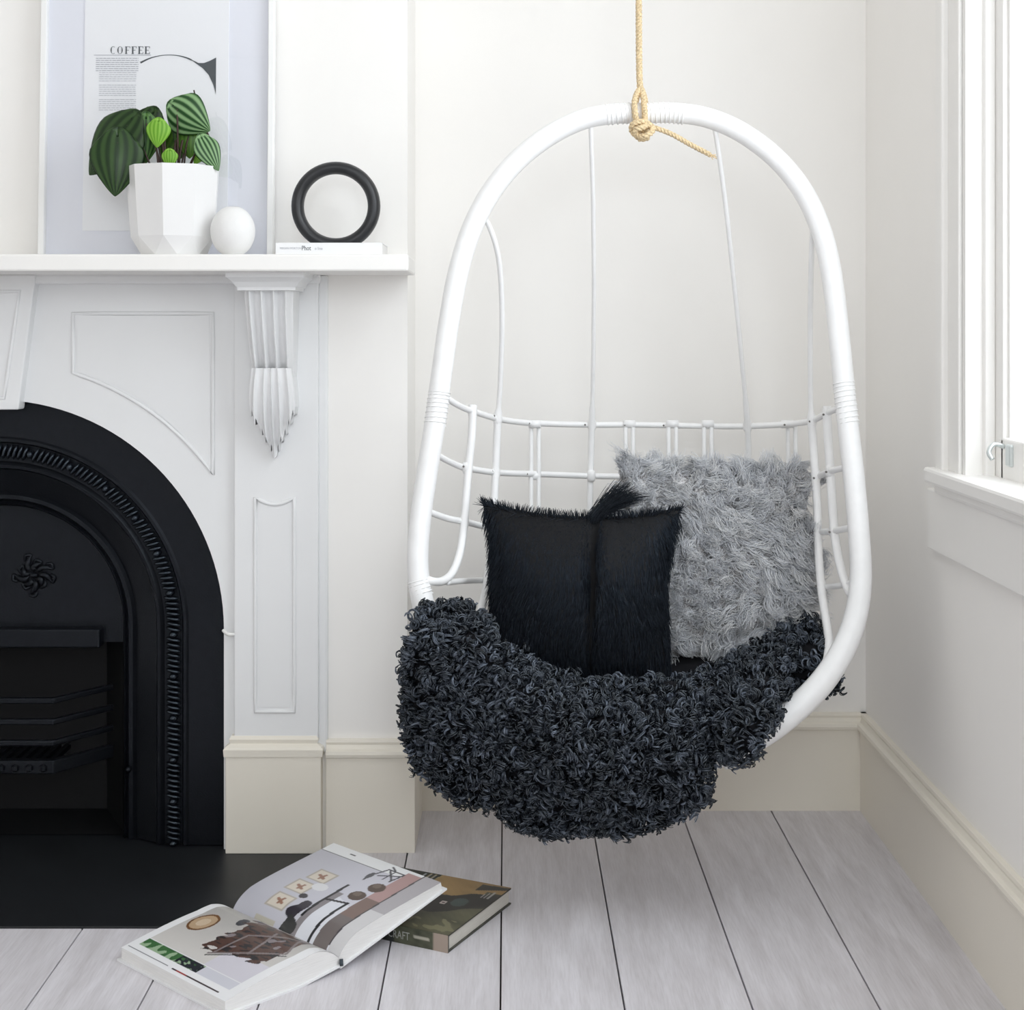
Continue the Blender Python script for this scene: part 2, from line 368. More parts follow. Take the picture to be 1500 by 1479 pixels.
# lower sash
XS = XR+.030
sash = wbox('sash_stile', (XS, WY1-.062, WZ0+.002), (XS+.04, WY1-.010, 1.66)); 
wbox('sash_stile', (XS, WY0+.010, WZ0+.002), (XS+.04, WY0+.062, 1.66))
rail = wbox('bottom_rail', (XS, WY0+.05, WZ0+.002), (XS+.04, WY1-.05, .872), bv=.004)
wbox('meeting_rail', (XS, WY0+.05, 1.62), (XS+.04, WY1-.05, 1.66))
wbox('sash_stile', (XS+.045, WY1-.058, 1.62), (XS+.08, WY1-.010, WZ1)); wbox('sash_stile', (XS+.045, WY0+.010, 1.62), (XS+.08, WY0+.058, WZ1))
wbox('top_rail', (XS+.045, WY0+.05, WZ1-.06), (XS+.08, WY1-.05, WZ1))
wbox('glazing_bead', (XS+.008, WY1-.072, .868), (XS+.03, WY1-.060, 1.63)); 
wbox('pane', (XS+.018, WY0+.055, .86), (XS+.022, WY1-.055, 1.63), 'glass', bv=0); wbox('pane', (XS+.06, WY0+.055, 1.63), (XS+.064, WY1-.055, WZ1-.04), 'glass', bv=0)
# sash lift: plate and hooked finger grip
ly = 2.50
lift = MB().tube(catmull([(XS-.001, ly+.022, .858), (XS-.018, ly+.02, .862), (XS-.028, ly+.016, .850), (XS-.024, ly+.010, .838)], 6), .004, 8)
lift = lift.build('sash_lift', 'metal', win, True); lift['label'] = 'small metal sash lift'
MB().box((XS-.006, ly-.022, .828), (XS+.002, ly+.004, .864)).build('lift_plate', 'metal', lift, bevel=.003)

# ------------------------------------------------------------------ fireplace surround
mp = thing('mantelpiece', 'white painted timber mantelpiece with fluted corbel and arched opening', 'fireplace', (FX, YW, 0))
SF = 3.078; YS = 3.095; ZS0, ZS1 = 1.160, 1.192       # pilaster face, spandrel face, shelf
R0 = .463; ZA = PZ(922, YS)
def spandrel():
    b = MB(); W = .52; zt = ZS0; xs = [-W] + [-R0*math.cos(PI*k/64) for k in range(65)] + [W]
    v = []; f = []
    for x in xs:
        zb = 0 if abs(x) > R0-1e-6 else ZA+math.sqrt(max(0, R0*R0-x*x))
        if abs(abs(x)-R0) < 1e-6: zb = ZA
        v += [(FX+x, YS, zb), (FX+x, YS, zt), (FX+x, YS+.03, zb), (FX+x, YS+.03, zt)]
    for i in range(1, len(xs)-2):
        a, c = i*4, (i+1)*4
        f += [(a, c, c+1, a+1), (a+2, a+3, c+3, c+2), (a, a+2, c+2, c)]
    b.add(v, f)
    for s in (-1, 1):
        x0, x1 = sorted((FX+s*R0, FX+s*W)); b.box((x0, YS, 0), (x1, YS+.03, zt))
    return b.build('spandrel', 'mantel', mp, fix=False)
spandrel()
def bead(name, pts, r, parent, closed=True, n=8):
    return MB().tube(pts, r, n, closed).build(name, 'mantel', parent, True)
def densify(poly, step=.02):
    out = []
    for i in range(len(poly)):
        a = Vector(poly[i]); b = Vector(poly[(i+1) % len(poly)]); n = max(1, int((b-a).length/step))
        out += [a+(b-a)*k/n for k in range(n)]
    return out
for s in (1, -1):                                         # arched spandrel panels
    RP = .541
    xa, xb = PX(107, YS)-FX, PX(312, YS)-FX; zt = PZ(459, YS)
    arc = []
    for k in range(19):
        x = xa+(xb-xa)*k/18; arc.append((FX+s*x, YS, ZA+math.sqrt(RP*RP-x*x)))
    poly = [(FX+s*xa, YS, zt), (FX+s*xb, YS, zt)] + arc[::-1]
    bead('panel_moulding', densify(poly, .05), .0042, mp)
    inner = []
    for p in poly:
        c = Vector((FX+s*(xa*.42+xb*.58), YS, zt-.075)); q = Vector(p); inner.append(q+(c-q).normalized()*.009)
    MB().prism([(p.x, YS-.0015, p.z) for p in inner], (0, .003, 0)).build('panel', 'mantel', mp)
# keystone
ky = YS-.028
kb = [(-.0575, PZ(600, ky)), (.0575, PZ(600, ky)), (.0925, ZS0), (-.0925, ZS0)]
key = MB().prism([(FX+x, ky, z) for x, z in kb], (0, .04, 0)).build('keystone', 'mantel', mp, bevel=.003)
kk = [(-.029, PZ(583, ky)), (.029, PZ(583, ky)), (.060, PZ(427, ky)), (-.060, PZ(427, ky))]
bead('keystone_moulding', densify([(FX+x, ky, z) for x, z in kk], .05), .004, key)
# pilasters, plinths, corbels
PXI, PXO = PX(343, SF)-FX, PX(466, SF)-FX; PCX = (PXI+PXO)/2
def corbel(s):
    cx = FX+s*PCX
    # crown: stepped cavetto block built from stacked outlines
    lv = [(.075, 2.930, ZS0+.001), (.075, 2.930, ZS0-.009), (.071, 2.935, ZS0-.012), (.064, 2.944, ZS0-.018), (.059, 2.950, ZS0-.026), (.056, 2.952, ZS0-.028), (.056, 2.952, ZS0-.034)]
    v = []; f = []
    for hw, y, z in lv: v += [(cx-hw, y, z), (cx+hw, y, z), (cx+hw, SF+.002, z), (cx-hw, SF+.002, z)]
    for i in range(len(lv)-1):
        for k in range(4): f.append((i*4+k, i*4+(k+1) % 4, i*4+4+(k+1) % 4, i*4+4+k))
    f += [(0, 1, 2, 3), tuple(range(len(lv)*4-4, len(lv)*4))]
    crown = MB().add(v, f).build('corbel_crown', 'mantel', mp)
    # fluted body, a swelling scroll with four ribs
    zt, zb = ZS0-.032, .955
    nu, nv = 64, 30; v = []; f = []
    for j in range(nv+1):
        t = j/nv; z = zt+(zb-zt)*t
        y = 2.962 + .012*math.sin(t*PI*.9) + .060*t**1.6 - .010*math.sin(PI*t)
        hw = .0475 - .006*t
        for i in range(nu+1):
            u = i/nu*2-1
            ph = (u+1)/2*4 % 1.0
            rib = math.exp(-((ph-.5)/.21)**2)
            v.append((cx+u*hw, y+.017*(1-rib) + .004*abs(u)**4, z))
    o0 = len(v)
    for j in range(nv):
        for i in range(nu): a = j*(nu+1)+i; f.append((a, a+1, a+nu+2, a+nu+1))
    m = MB().add(v, f)
    for sd in (0, nu):                                    # sides back to the pilaster
        vv = []; ff = []
        for j in range(nv+1):
            p = v[j*(nu+1)+sd]; vv += [p, (p[0], SF+.002, p[2])]
        for j in range(nv): ff.append((2*j, 2*j+1, 2*j+3, 2*j+2))
        m.add(vv, ff)
    vv = []                                               # underside
    for i in range(nu+1): p = v[nv*(nu+1)+i]; vv += [p, (p[0], SF+.002, p[2])]
    m.add(vv, [(2*i, 2*i+1, 2*i+3, 2*i+2) for i in range(nu)])
    m.build('corbel_body', 'mantel', mp, True, fix=False)
    # acanthus leaf below, ribs fanning to a jagged edge and a point
    zt2, zb2 = .975, PZ(671, 3.062); nu, nv = 72, 48; v = []; f = []
    for i in range(nu+1):
        u = i/nu*2-1
        # jagged lower limit of each column
        au = abs(u); tooth = .11*(((au*5.5) % 1.0))
        tend = 1.0-.52*au**1.25 - tooth*(au > .12)
        for j in range(nv+1):
            t = j/nv*tend; z = zt2+(zb2-zt2)*t
            hw = .0385+.010*math.sin(min(1, t*1.2)*PI)*.6 + .003*t
            y = 3.012+.040*t - .012*math.sin(PI*min(1, t*1.15)) 
            ph = (u*abs(u)**-.15 if u else 0); ph = (ph+1)/2*5 % 1.0
            rib = math.exp(-((ph-.5)/.2)**2)
            wav = .013*(1-rib)*min(1, .35+t*1.1)
            v.append((cx+u*hw, min(y+wav, SF-.001), z))
    for i in range(nu):
        for j in range(nv): a = i*(nv+1)+j; f.append((a, a+1, a+nv+2, a+nv+1))
    n0 = len(v)
    rim = [i*(nv+1)+nv for i in range(nu+1)]
    vv = [(v[k][0], SF+.002, v[k][2]) for k in rim]
    lf = MB().add(v+vv, f+[(rim[i], rim[i+1], n0+i+1, n0+i) for i in range(nu)])
    for i0 in (0, nu):
        a = [v[i0*(nv+1)+j] for j in range(nv+1)]; q = []
        for p in a: q += [p, (p[0], SF+.002, p[2])]
        lf.add(q, [(2*j, 2*j+1, 2*j+3, 2*j+2) for j in range(nv)])
    lf.build('corbel_leaf', 'mantel', mp, True, fix=False)
for s in (1, -1):
    x0, x1 = sorted((FX+s*PXI, FX+s*PXO))
    pil = MB().box((x0, SF, .20), (x1, YW+.01, ZS0)).build('pilaster', 'mantel', mp, bevel=.002)
    a, b = PX(374, SF)-FX, PX(431, SF)-FX; zt, zb = PZ(729, SF), PZ(1042, SF)
    top = [(FX+s*(a+(b-a)*k/10), SF, zt-.013*math.sin(PI*k/10)) for k in range(11)]
    poly = top + [(FX+s*b, SF, zb), (FX+s*a, SF, zb)]
    bead('pilaster_moulding', densify(poly, .03), .0042, pil)
    c = (a+b)/2; hw = (b-a)/2-.0085
    top2 = [(FX+s*(c-hw+2*hw*k/10), SF-.0012, zt-.010-.012*math.sin(PI*k/10)) for k in range(11)]
    MB().prism(top2+[(FX+s*(c+hw), SF-.0012, zb+.009), (FX+s*(c-hw), SF-.0012, zb+.009)], (0, .003, 0)).build('pilaster_panel', 'mantel', pil)
    # plinth with cap moulding
    e0, e1 = sorted((FX+s*(PX(330, 3.066)-FX), FX+s*(PX(470, 3.066)-FX)))
    pl = MB().box((e0, 3.067, .004), (e1, YW+.01, .200)).build('plinth', 'base', mp, bevel=.0015)
    lv = [(.003, .198), (.004, .212), (.001, .216), (-.008, .222), (-.006, .230), (-.010, .237)]
    v = []; f = []
    for d, z in lv: v += [(e0-d, 3.067-d, z), (e1+d, 3.067-d, z), (e1+d, YW+.005, z), (e0-d, YW+.005, z)]
    for i in range(len(lv)-1):
        for k in range(4): f.append((i*4+k, i*4+(k+1) % 4, i*4+4+(k+1) % 4, i*4+4+k))
    f += [(0, 1, 2, 3), tuple(range(len(lv)*4-4, len(lv)*4))]
    MB().add(v, f).build('plinth_cap', 'base', pl)
    # scotia strip where the pilaster meets the chimney breast
    t0, t1 = sorted((FX+s*(PXO-.003), FX+s*(PX(481, YW)-FX)))
    MB().box((t0, YW-.012, .2), (t1, YW+.006, ZS0)).build('edge_strip', 'mantel', mp, bevel=.005)
    corbel(s)
MB().box((FX-.852, 2.88, ZS0), (FX+.848, YW+.01, ZS1)).build('shelf', 'trim', mp, bevel=.004)
MB().box((FX-.66, YW-.030, ZS0-.018), (FX+.66, YW+.005, ZS0+.002)).build('bed_moulding', 'mantel', mp, bevel=.006)
hk = MB().tube(catmull([P(343, 929, SF+.004), P(336, 929, 3.070), P(331, 927, 3.074), P(327, 923, 3.080)], 5), .0035, 8).build('hook', 'trim', mp, True)

# ------------------------------------------------------------------ cast iron insert
ins = thing('fireplace_insert', 'black cast iron arched fireplace insert with rope moulding', 'fireplace insert', (FX, 3.11, 0))
def arch_path(r, n=48, zfoot=0.006):
    pts = [(r, zfoot), (r, ZA*.5)] + [(r*math.cos(PI*k/n), ZA+r*math.sin(PI*k/n)) for k in range(n+1)] + [(-r, ZA*.5), (-r, zfoot)]
    return pts
def arch_sweep(name, prof, m, parent=ins, smooth=True):      # prof: (radius, Y)
    rows = [[(FX+x, y, z) for x, z in arch_path(r)] for r, y in prof]; n = len(rows[0]); v = [p for r in rows for p in r]; f = []
    for i in range(len(rows)-1):
        for k in range(n-1): f.append((i*n+k, i*n+k+1, (i+1)*n+k+1, (i+1)*n+k))
    o = MB().add(v, f).build(name, m, parent, False)
    return o
YI = 3.116
arch_sweep('arch_plate', [(.475, YI), (.388, YI), (.384, YI-.004), (.378, YI-.004), (.374, YI+.004)], 'iron')
arch_sweep('arch_reveal', [(.376, YI+.004), (.338, YI+.006), (.330, YI+.000), (.324, YI+.002), (.320, YI+.012), (.272, YI+.040), (.266, YI+.034), (.258, YI+.034), (.252, YI+.045), (.247, YI+.040), (.242, YI+.05), (.240, YI+.075)], 'iron')
# rope moulding: a row of small beads, every eighth one round
bp = []; L = 0; ap = arch_path(.358, 90)
pts = [Vector((FX+x, YI-.002, z)) for x, z in ap]
dist = [0]
for a, b in zip(pts, pts[1:]): dist.append(dist[-1]+(b-a).length)
nb = int(dist[-1]/.0105); bead_mb = MB()
import bisect
for i in range(nb):
    d = (i+.5)*dist[-1]/nb; k = min(len(pts)-2, bisect.bisect(dist, d)-1); t = (d-dist[k])/(dist[k+1]-dist[k])
    p = pts[k].lerp(pts[k+1], t); tg = (pts[k+1]-pts[k]).normalized(); nr = Vector((0, 1, 0)); sd = tg.cross(nr)
    rl, rw, rd = (.0048, .0155, .0125) if i % 8 else (.0075, .0095, .0165)
    tw = .0035 if i % 8 else 0
    v = []; f = []; nu, nv = 8, 6
    for j in range(nv+1):
        th = PI*j/nv
        for q in range(nu):
            ph = 2*PI*q/nu
            a = math.sin(th)*math.cos(ph); bb = math.sin(th)*math.sin(ph); c = math.cos(th)
            v.append(p+tg*(a*rl+c*tw)+nr*(-bb*rd)+sd*(c*rw))
    for j in range(nv):
        for q in range(nu): f.append((j*nu+q, j*nu+(q+1) % nu, (j+1)*nu+(q+1) % nu, (j+1)*nu+q))
    bead_mb.add(v, f)
o = bead_mb.build('rope_moulding', 'iron_bead', ins, True, fix=False); o['kind'] = 'stuff'
# hood panel with a flower relief, fire box, lip
YH = 3.178
hp = MB(); zl = PZ(940, YH); rr = .243
v = [(FX, YH, zl)] + [(FX+rr*math.cos(PI*k/40), YH, ZA+rr*math.sin(PI*k/40)) for k in range(41)] + [(FX-rr, YH, zl), (FX+rr, YH, zl)]
n = len(v); f = [(0, i, i+1) for i in range(1, n-1)] + [(0, n-1, 1)]
hood = hp.add(v, f).build('hood_panel', 'iron', ins)
fl = MB(); fc = Vector((FX+.055, YH, PZ(842, YH)))
for k in range(9):
    a = PI*2*k/9+.3; r1 = .030 if k % 2 else .042
    d = Vector((math.cos(a), 0, math.sin(a))); e = Vector((-d.z, 0, d.x))
    tip = fc+d*r1
    fl.tube(catmull([fc+d*.006, fc+d*r1*.5+e*.010-Vector((0, .004, 0)), tip], 5), [.002]*3+[.006]*5+[.003]*3, 6)
    fl.tube(catmull([tip, tip+e*.012-Vector((0, .003, 0)), tip+e*.014-d*.01], 4), .0035, 6)
fl.add(*(lambda b: (b.v, b.f))(MB().lathe([(.002, 0), (.009, .002), (.009, .008), (.002, .010)], fc-Vector((0, 0, .005)), 10)))
fl.build('flower_relief', 'iron', hood, True)
lip = MB().box((FX-.198, 3.150, PZ(948, 3.16)), (FX+.198, 3.185, PZ(920, 3.16))).build('hood_lip', 'iron', ins, bevel=.004)
fbx = MB(); bk = 3.352
fbx.add([(FX-.245, YH, 0.006), (FX-.245, YH, .42), (FX-.16, bk, .42), (FX-.16, bk, .006), (FX+.245, YH, .006), (FX+.245, YH, .42), (FX+.16, bk, .42), (FX+.16, bk, .006)],
        [(0, 1, 2, 3), (4, 7, 6, 5), (3, 2, 6, 7), (1, 5, 6, 2), (0, 3, 7, 4)])
fbx.build('fire_box', 'soot', ins)
def grate_path(z, y0=3.052, y1=3.172, hw=.132, ow=.222):
    return [(FX-ow, y1, z), (FX-hw, y0, z), (FX+hw, y0, z), (FX+ow, y1, z)]
def canted(name, z0, z1, th=.012, parent=ins):
    b = MB(); p = grate_path(0); q = [(FX-.214, 3.184, 0), (FX-.127, 3.052+th, 0), (FX+.127, 3.052+th, 0), (FX+.214, 3.184, 0)]
    v = []
    for a, c in zip(p, q): v += [(a[0], a[1], z0), (a[0], a[1], z1), (c[0], c[1], z1), (c[0], c[1], z0)]
    f = []
    for i in range(3):
        for k in range(4): f.append((i*4+k, i*4+(k+1) % 4, i*4+4+(k+1) % 4, i*4+4+k))
    f += [(0, 1, 2, 3), (12, 13, 14, 15)]
    return b.add(v, f).build(name, 'iron', parent, bevel=.003)
for y in (1027, 1058, 1089): canted('grate_bar', PZ(y, 3.052)-.006, PZ(y, 3.052)+.006)
canted('grate_fret', PZ(1134, 3.052), PZ(1116, 3.052), .014)
canted('grate_rim', PZ(1119, 3.052), PZ(1114, 3.052), .022)
for k in range(13):
    x = FX-.12+k*.02
    MB().box((x-.005, 3.062, PZ(1116, 3.052)-.012), (x+.005, 3.20, PZ(1116, 3.052)-.002)).build('grate_slat', 'iron', ins)
for k in range(9):
    x = FX-.112+k*.028; z = PZ(1125, 3.05)
    MB().lathe([(.002, -.008), (.008, -.004), (.008, .004), (.002, .008)], (x, 3.052, z), 8).build('fret_boss', 'iron', ins)
for s in (-1, 1):
    MB().lathe([(.003, -.006), (.006, -.002), (.006, .002), (.003, .006)], (FX+s*(PX(187, 3.14)-FX), 3.145, PZ(1128, 3.14)), 8).build('rivet', 'iron', ins, True)
HX1 = PX(470, 3.066)+.004
tag(MB().box((2*FX-HX1, 2.694, -.004), (HX1, 3.30, .004)).build('hearth', 'hearth', bevel=.001), 'black slate hearth slab in front of the fireplace', 'hearth')

# ------------------------------------------------------------------ things on the mantel shelf
# framed poster leaning on the wall
YF = 3.052; lean = 0.045
fw0, fw1 = PX(56, YF), PX(400, YF); fh = .70
fr = thing('framed_poster', 'white framed typographic coffee poster leaning behind the potted plant', 'poster', ((fw0+fw1)/2, YF, ZS1))
FM = Matrix.Translation(((fw0+fw1)/2, YF, ZS1+.001)) @ Matrix.Rotation(-lean, 4, 'X')
hwf = (fw1-fw0)/2
def fpart(name, mb, m, par=fr, **k):
    mb.v = [tuple(FM @ Vector(p)) for p in mb.v]; return mb.build(name, m, par, **k)
bw = .012
for a, b in (((-hwf, -.006, 0), (-hwf+bw, .018, fh)), ((hwf-bw, -.006, 0), (hwf, .018, fh)), ((-hwf+bw, -.006, 0), (hwf-bw, .018, .006)), ((-hwf+bw, -.006, fh-bw), (hwf-bw, .018, fh))):
    fpart('frame_bar', MB().box(a, b), 'frame', bevel=.0015)
fpart('mount', MB().box((-hwf+bw-.002, .010, .004), (hwf-bw+.002, .016, fh-.008)), 'mount')
def fpx(x, y):                            # picture point -> poster coordinates
    Y = YF+.012; p = FM.inverted() @ P(x, y, Y+.02); return p.x, p.z
px0, _ = fpx(125, 0); px1, _ = fpx(336, 0); _, pz0 = fpx(0, 316); 
paper = fpart('paper', MB().box((px0, .0075, .055), (px1, .0105, fh-.055)), 'paper')
def ink(name, polys, m='ink', par=None):
    b = MB()
    for poly in polys: b.prism([(x, .0066, z) for x, z in poly], (0, .0012, 0))
    o = fpart(name, b, m, par or paper); return o
def pxpoly(pts): return [fpx(*p) for p in pts]
# big initial: hairline bowl running into a wedge serif
a_w = lambda t: 1.3-.9*math.sin(PI*min(1, t*1.1)) if t < .9 else .5+6*(t-.9)
def hair(a, n=20):
    pts = catmull([Vector((x, y, 0)) for x, y in a], n); up = []; dn = []
    m = len(pts)
    for i, p in enumerate(pts):
        q = pts[min(i+1, m-1)]-pts[max(i-1, 0)]; nn = Vector((-q.y, q.x, 0)).normalized(); h = a_w(i/(m-1))
        up.append((p.x+nn.x*h, p.y+nn.y*h)); dn.append((p.x-nn.x*h, p.y-nn.y*h))
    return [pxpoly([up[i], up[i+1], dn[i+1], dn[i]]) for i in range(m-1)]
arc_pts = [(207, 93), (222, 86), (240, 82), (258, 82), (275, 86), (289, 93)]
wedge = [(286, 91), (292, 93.5), (300, 93.5), (309, 90), (317.5, 85.5), (317.5, 139), (314, 126), (307, 111), (298, 101), (286, 92.5)]
ink('large_letter', hair(arc_pts, 6)+[pxpoly(wedge)])
ink('letter_foot', [pxpoly([(314, 243), (321, 226), (321, 247), (317, 247)])])
# title in a high-contrast serif: C O F F E E
def title():
    polys = []; x = 163; top, bot = 69, 80; w = 8.2
    def rect(a, b, c, d): polys.append(pxpoly([(a, b), (c, b), (c, d), (a, d)]))
    def bowl(cx, full):
        n = 14
        for k in range(n):
            a0, a1 = 2*PI*k/n, 2*PI*(k+1)/n
            if not full and (a0 < .6 or a1 > 2*PI-.6): continue
            def pt(a, inner):
                th = .35+1.25*abs(math.cos(a))**2 if inner else 0
                return (cx+(3.9-th)*math.cos(a), 74.5+(5.6-(.35 if inner else 0))*math.sin(a))
            polys.append(pxpoly([pt(a0, 0), pt(a1, 0), pt(a1, 1), pt(a0, 1)]))
    bowl(x+4, False); bowl(x+14, True)
    for i, ch in enumerate('FFEE'):
        a = x+22+i*9.6
        rect(a, top, a+1.9, bot); rect(a-.8, top, a+6.6, top+.5); rect(a+2, 74.3, a+5, 74.8); rect(a+6.1, top, a+6.6, top+2.6)
        if ch == 'E': rect(a-.8, bot-.5, a+6.6, bot); rect(a+6.1, bot-2.6, a+6.6, bot)
        else: rect(a-.8, bot-.5, a+2.7, bot)
    return polys
ink('title_lettering', title())
ink('rule_line', [pxpoly([(139, 81.4), (222, 81.4), (222, 82.2), (139, 82.2)])], 'ink_grey')
tl = []; rl = random.Random(3)
for i in range(26):
    y = 86+i*3.05
    x = 142 if i < 7 else 147; xe = 204 if i < 7 else 201
    if i in (12, 19): continue
    while x < xe:
        wd = rl.uniform(2.5, 7); tl.append(pxpoly([(x, y), (min(x+wd, xe), y), (min(x+wd, xe), y+(.9 if i < 7 else .6)), (x, y+(.9 if i < 7 else .6))])); x += wd+1.1
o = ink('text_lines', tl, 'ink_grey'); o['kind'] = 'stuff'
fpart('glass_sheet', MB().box((-hwf+bw-.001, -.001, .005), (hwf-bw+.001, .0012, fh-bw+.001)), 'glass')

# faceted pot with peperomia
YP = 2.962; pcx = PX(254.5, YP)
pt = thing('potted_plant', 'green striped peperomia in a white faceted pot in front of the poster', 'plant', (pcx, YP, ZS1))
def pot():
    n = 9; H = PZ(243, YP-.03)-ZS1; rot = .15
    lv = [(.062, 0, 0), (.081, .036, .5), (.0865, H*.62, .5), (.0905, H, .5)]
    v = []; f = []
    for r, z, o in lv:
        for k in range(n):
            a = 2*PI*(k+o)/n+rot; v.append((pcx+r*math.cos(a), YP+r*math.sin(a), ZS1+z))
    for i in range(3):
        for k in range(n):
            a, b = i*n+k, i*n+(k+1) % n; c, d = (i+1)*n+k, (i+1)*n+(k+1) % n
            if lv[i][2] < lv[i+1][2]: f += [(a, b, c), (b, d, c)]
            else: f.append((a, b, d, c))
    f.append(tuple(range(n-1, -1, -1)))
    m = len(v)
    for r, z in ((.085, H), (.080, H-.04)):
        for k in range(n):
            a = 2*PI*(k+.5)/n+rot; v.append((pcx+r*math.cos(a), YP+r*math.sin(a), ZS1+z))
    for k in range(n):
        f.append((3*n+k, 3*n+(k+1) % n, m+(k+1) % n, m+k)); f.append((m+k, m+(k+1) % n, m+n+(k+1) % n, m+n+k))
    f.append(tuple(range(m+n, m+2*n)))
    return MB().add(v, f).build('pot', 'porcelain', pt), H
potm, POTH = pot()
MB().lathe([(.001, 0), (.06, .0), (.079, -.004), (.079, -.012)], (pcx, YP, ZS1+POTH-.014), 20).build('soil', 'soil', pt, True)
def leaf(A, T, W, Y, m, ty=0.0, cup=.25, ry=None, root=None, roll=0.0, stem='stem'):
    a = P(*A, Y); t = P(*T, Y)+Vector((0, ty, 0)); L = (t-a).length; d = (t-a).normalized()
    toward = Vector((0, -1, 0)); side = d.cross(toward).normalized(); nrm = side.cross(d).normalized()
    if nrm.y > 0: nrm = -nrm
    if roll: R = Matrix.Rotation(roll, 3, d); side = R @ side; nrm = R @ nrm
    Wm = W*Y/FPX/2; nu, nv = 24, 16; v = []; uv = []; f = []
    for j in range(nv+1):
        s = (1-math.cos(PI*j/nv))/2
        # heart-shaped: rounded base overshooting the petiole joint, pointed tip
        wv = math.sin(PI*min(1, s**.62))**.75*(1-.25*s) if 0 < s < 1 else 0
        for i in range(nu+1):
            u = i/nu*2-1
            back = -.18*(1-(2*abs(abs(u)-.5))**2)*(1-s)**3
            p = a + d*(L*(s+back*1.0)) + side*(u*Wm*wv*1.18) - nrm*(cup*Wm*(u*u)*wv + L*.18*(s-.25)**2)
            v.append(p+nrm*(-.0007*math.cos(u*6*PI)*wv)); uv.append((u, s))
    for j in range(nv):
        for i in range(nu): q = j*(nu+1)+i; f.append((q, q+1, q+nu+2, q+nu+1))
    me = bpy.data.meshes.new('leaf'); me.from_pydata([tuple(p) for p in v], [], f)
    ul = me.uv_layers.new(name='UVMap')
    for lp in me.loops: ul.data[lp.index].uv = uv[lp.vertex_index]
    o = link('leaf', me, m, pt, True)
    so = o.modifiers.new('thickness', 'SOLIDIFY'); so.thickness = .0008
    rt = P(*(root or (254, 255)), YP); rt = Vector((rt.x, YP+(Y-YP)*.2, ZS1+POTH-.018))
    j = a+d*(L*.10); mid = (rt+j)/2+Vector((0, .0, .012))
    MB().tube(catmull([rt, mid, j+nrm*-.002], 8), .0019, 6).build('petiole', stem, o, True)
    return o
leaf((192, 175), (127, 254), 78, 2.945, 'leaf_dark', ty=-.004, root=(228, 250), roll=.25)
leaf((172, 200), (170, 287), 74, 2.925, 'leaf_dark', ty=-.012, root=(226, 250), roll=-.15)
leaf((224, 166), (196, 226), 52, 2.975, 'leaf_dark', root=(240, 250))
leaf((214, 174), (213, 240), 46, 2.955, 'leaf_mid', root=(240, 250), roll=-.3)
leaf((232, 178), (229, 216), 34, 2.925, 'leaf_lime', root=(245, 250))
leaf((254, 156), (306, 192), 62, 2.940, 'leaf_silver', root=(262, 250), roll=.2)
leaf((284, 172), (262, 232), 48, 2.985, 'leaf_mid', root=(262, 250))
leaf((296, 203), (321, 249), 36, 2.930, 'leaf_silver', root=(275, 250), roll=-.35)
leaf((276, 194), (277, 232), 36, 2.965, 'leaf_plain', root=(268, 250))
leaf((300, 212), (282, 240), 28, 2.945, 'leaf_lime', root=(272, 250), roll=.5)
leaf((248, 221), (248, 246), 23, 2.915, 'leaf_lime', root=(250, 252))
leaf((262, 190), (236, 240), 44, 3.0, 'leaf_plain', root=(255, 250))
MB().tube(catmull([P(300, 243, 2.965), P(315, 232, 2.96), P(304, 195, 2.955), P(291, 160, 2.955), P(287, 145, 2.955), P(284, 132, 2.955)], 6), [.0018]*25+[.0014]*6, 6).build('flower_spike', 'stem', pt, True)
MB().tube(catmull([P(215, 246, 2.945), P(203, 240, 2.94), P(193, 236, 2.94)], 6), .0022, 6).build('stem', 'stem_red', pt, True)
for xx in (232, 243, 256, 264): MB().tube(catmull([P(xx, 252, 2.955), P(xx-1, 232, 2.952), P(xx+(xx-250)*.25, 205, 2.955)], 6), .0022, 6).build('stem', 'stem', pt, True)

# round stoneware vase
YV = 2.926; rv = 33*YV/FPX; hv = PZ(303, YV)-ZS1
prof = [(.020, 0)]
for k in range(1, 24):
    a = -PI/2+PI*k/24; z = hv*.49+hv*.53*math.sin(a)
    if 0.0005 < z < hv: prof.append((rv*math.cos(a), z))
prof += [(.012, hv), (.010, hv-.004), (.010, hv-.03)]
va = thing('round_vase', 'small round matte white vase beside the faceted pot', 'vase', (PX(341, YV), YV, ZS1))
MB().lathe(prof, (PX(341, YV), YV, ZS1), 18).build('vase_body', 'matte_white', va, True)
# paperback lying flat, spine to the room
YK = 2.925
bk_ = thing('paperback_book', 'white paperback lying flat under the black ring', 'book', (PX(482, YK), YK, ZS1))
kx0, kx1, kz1 = PX(404, YK), PX(560, YK), PZ(355.5, YK)
MB().box((kx0+.001, YK+.002, ZS1+.0015), (kx1-.001, YK+.140, kz1-.0015)).build('page_block', 'page', bk_)
cv = MB().box((kx0, YK, ZS1), (kx1, YK+.142, ZS1+.0012)).box((kx0, YK, kz1-.0012), (kx1, YK+.142, kz1)).box((kx0, YK-.001, ZS1), (kx1, YK+.001, kz1))
cv = cv.build('cover', 'cover_white', bk_)
def text_obj(name, body, size, loc, rot, m, parent, squash=1.0, ext=.0002):
    cu = bpy.data.curves.new(name, 'FONT'); cu.body = body; cu.size = size; cu.extrude = ext; cu.resolution_u = 2
    to = bpy.data.objects.new(name, cu); C.objects.link(to)
    dg = bpy.context.evaluated_depsgraph_get(); dg.update()
    me = bpy.data.meshes.new_from_object(to.evaluated_get(dg)); bpy.data.objects.remove(to)
    mt = Matrix.Translation(loc) @ rot @ Matrix.Diagonal((squash, 1, 1, 1)); me.transform(mt); me.materials.clear()
    return link(name, me, m, parent)
RX90 = Matrix.Rotation(PI/2, 4, 'X')
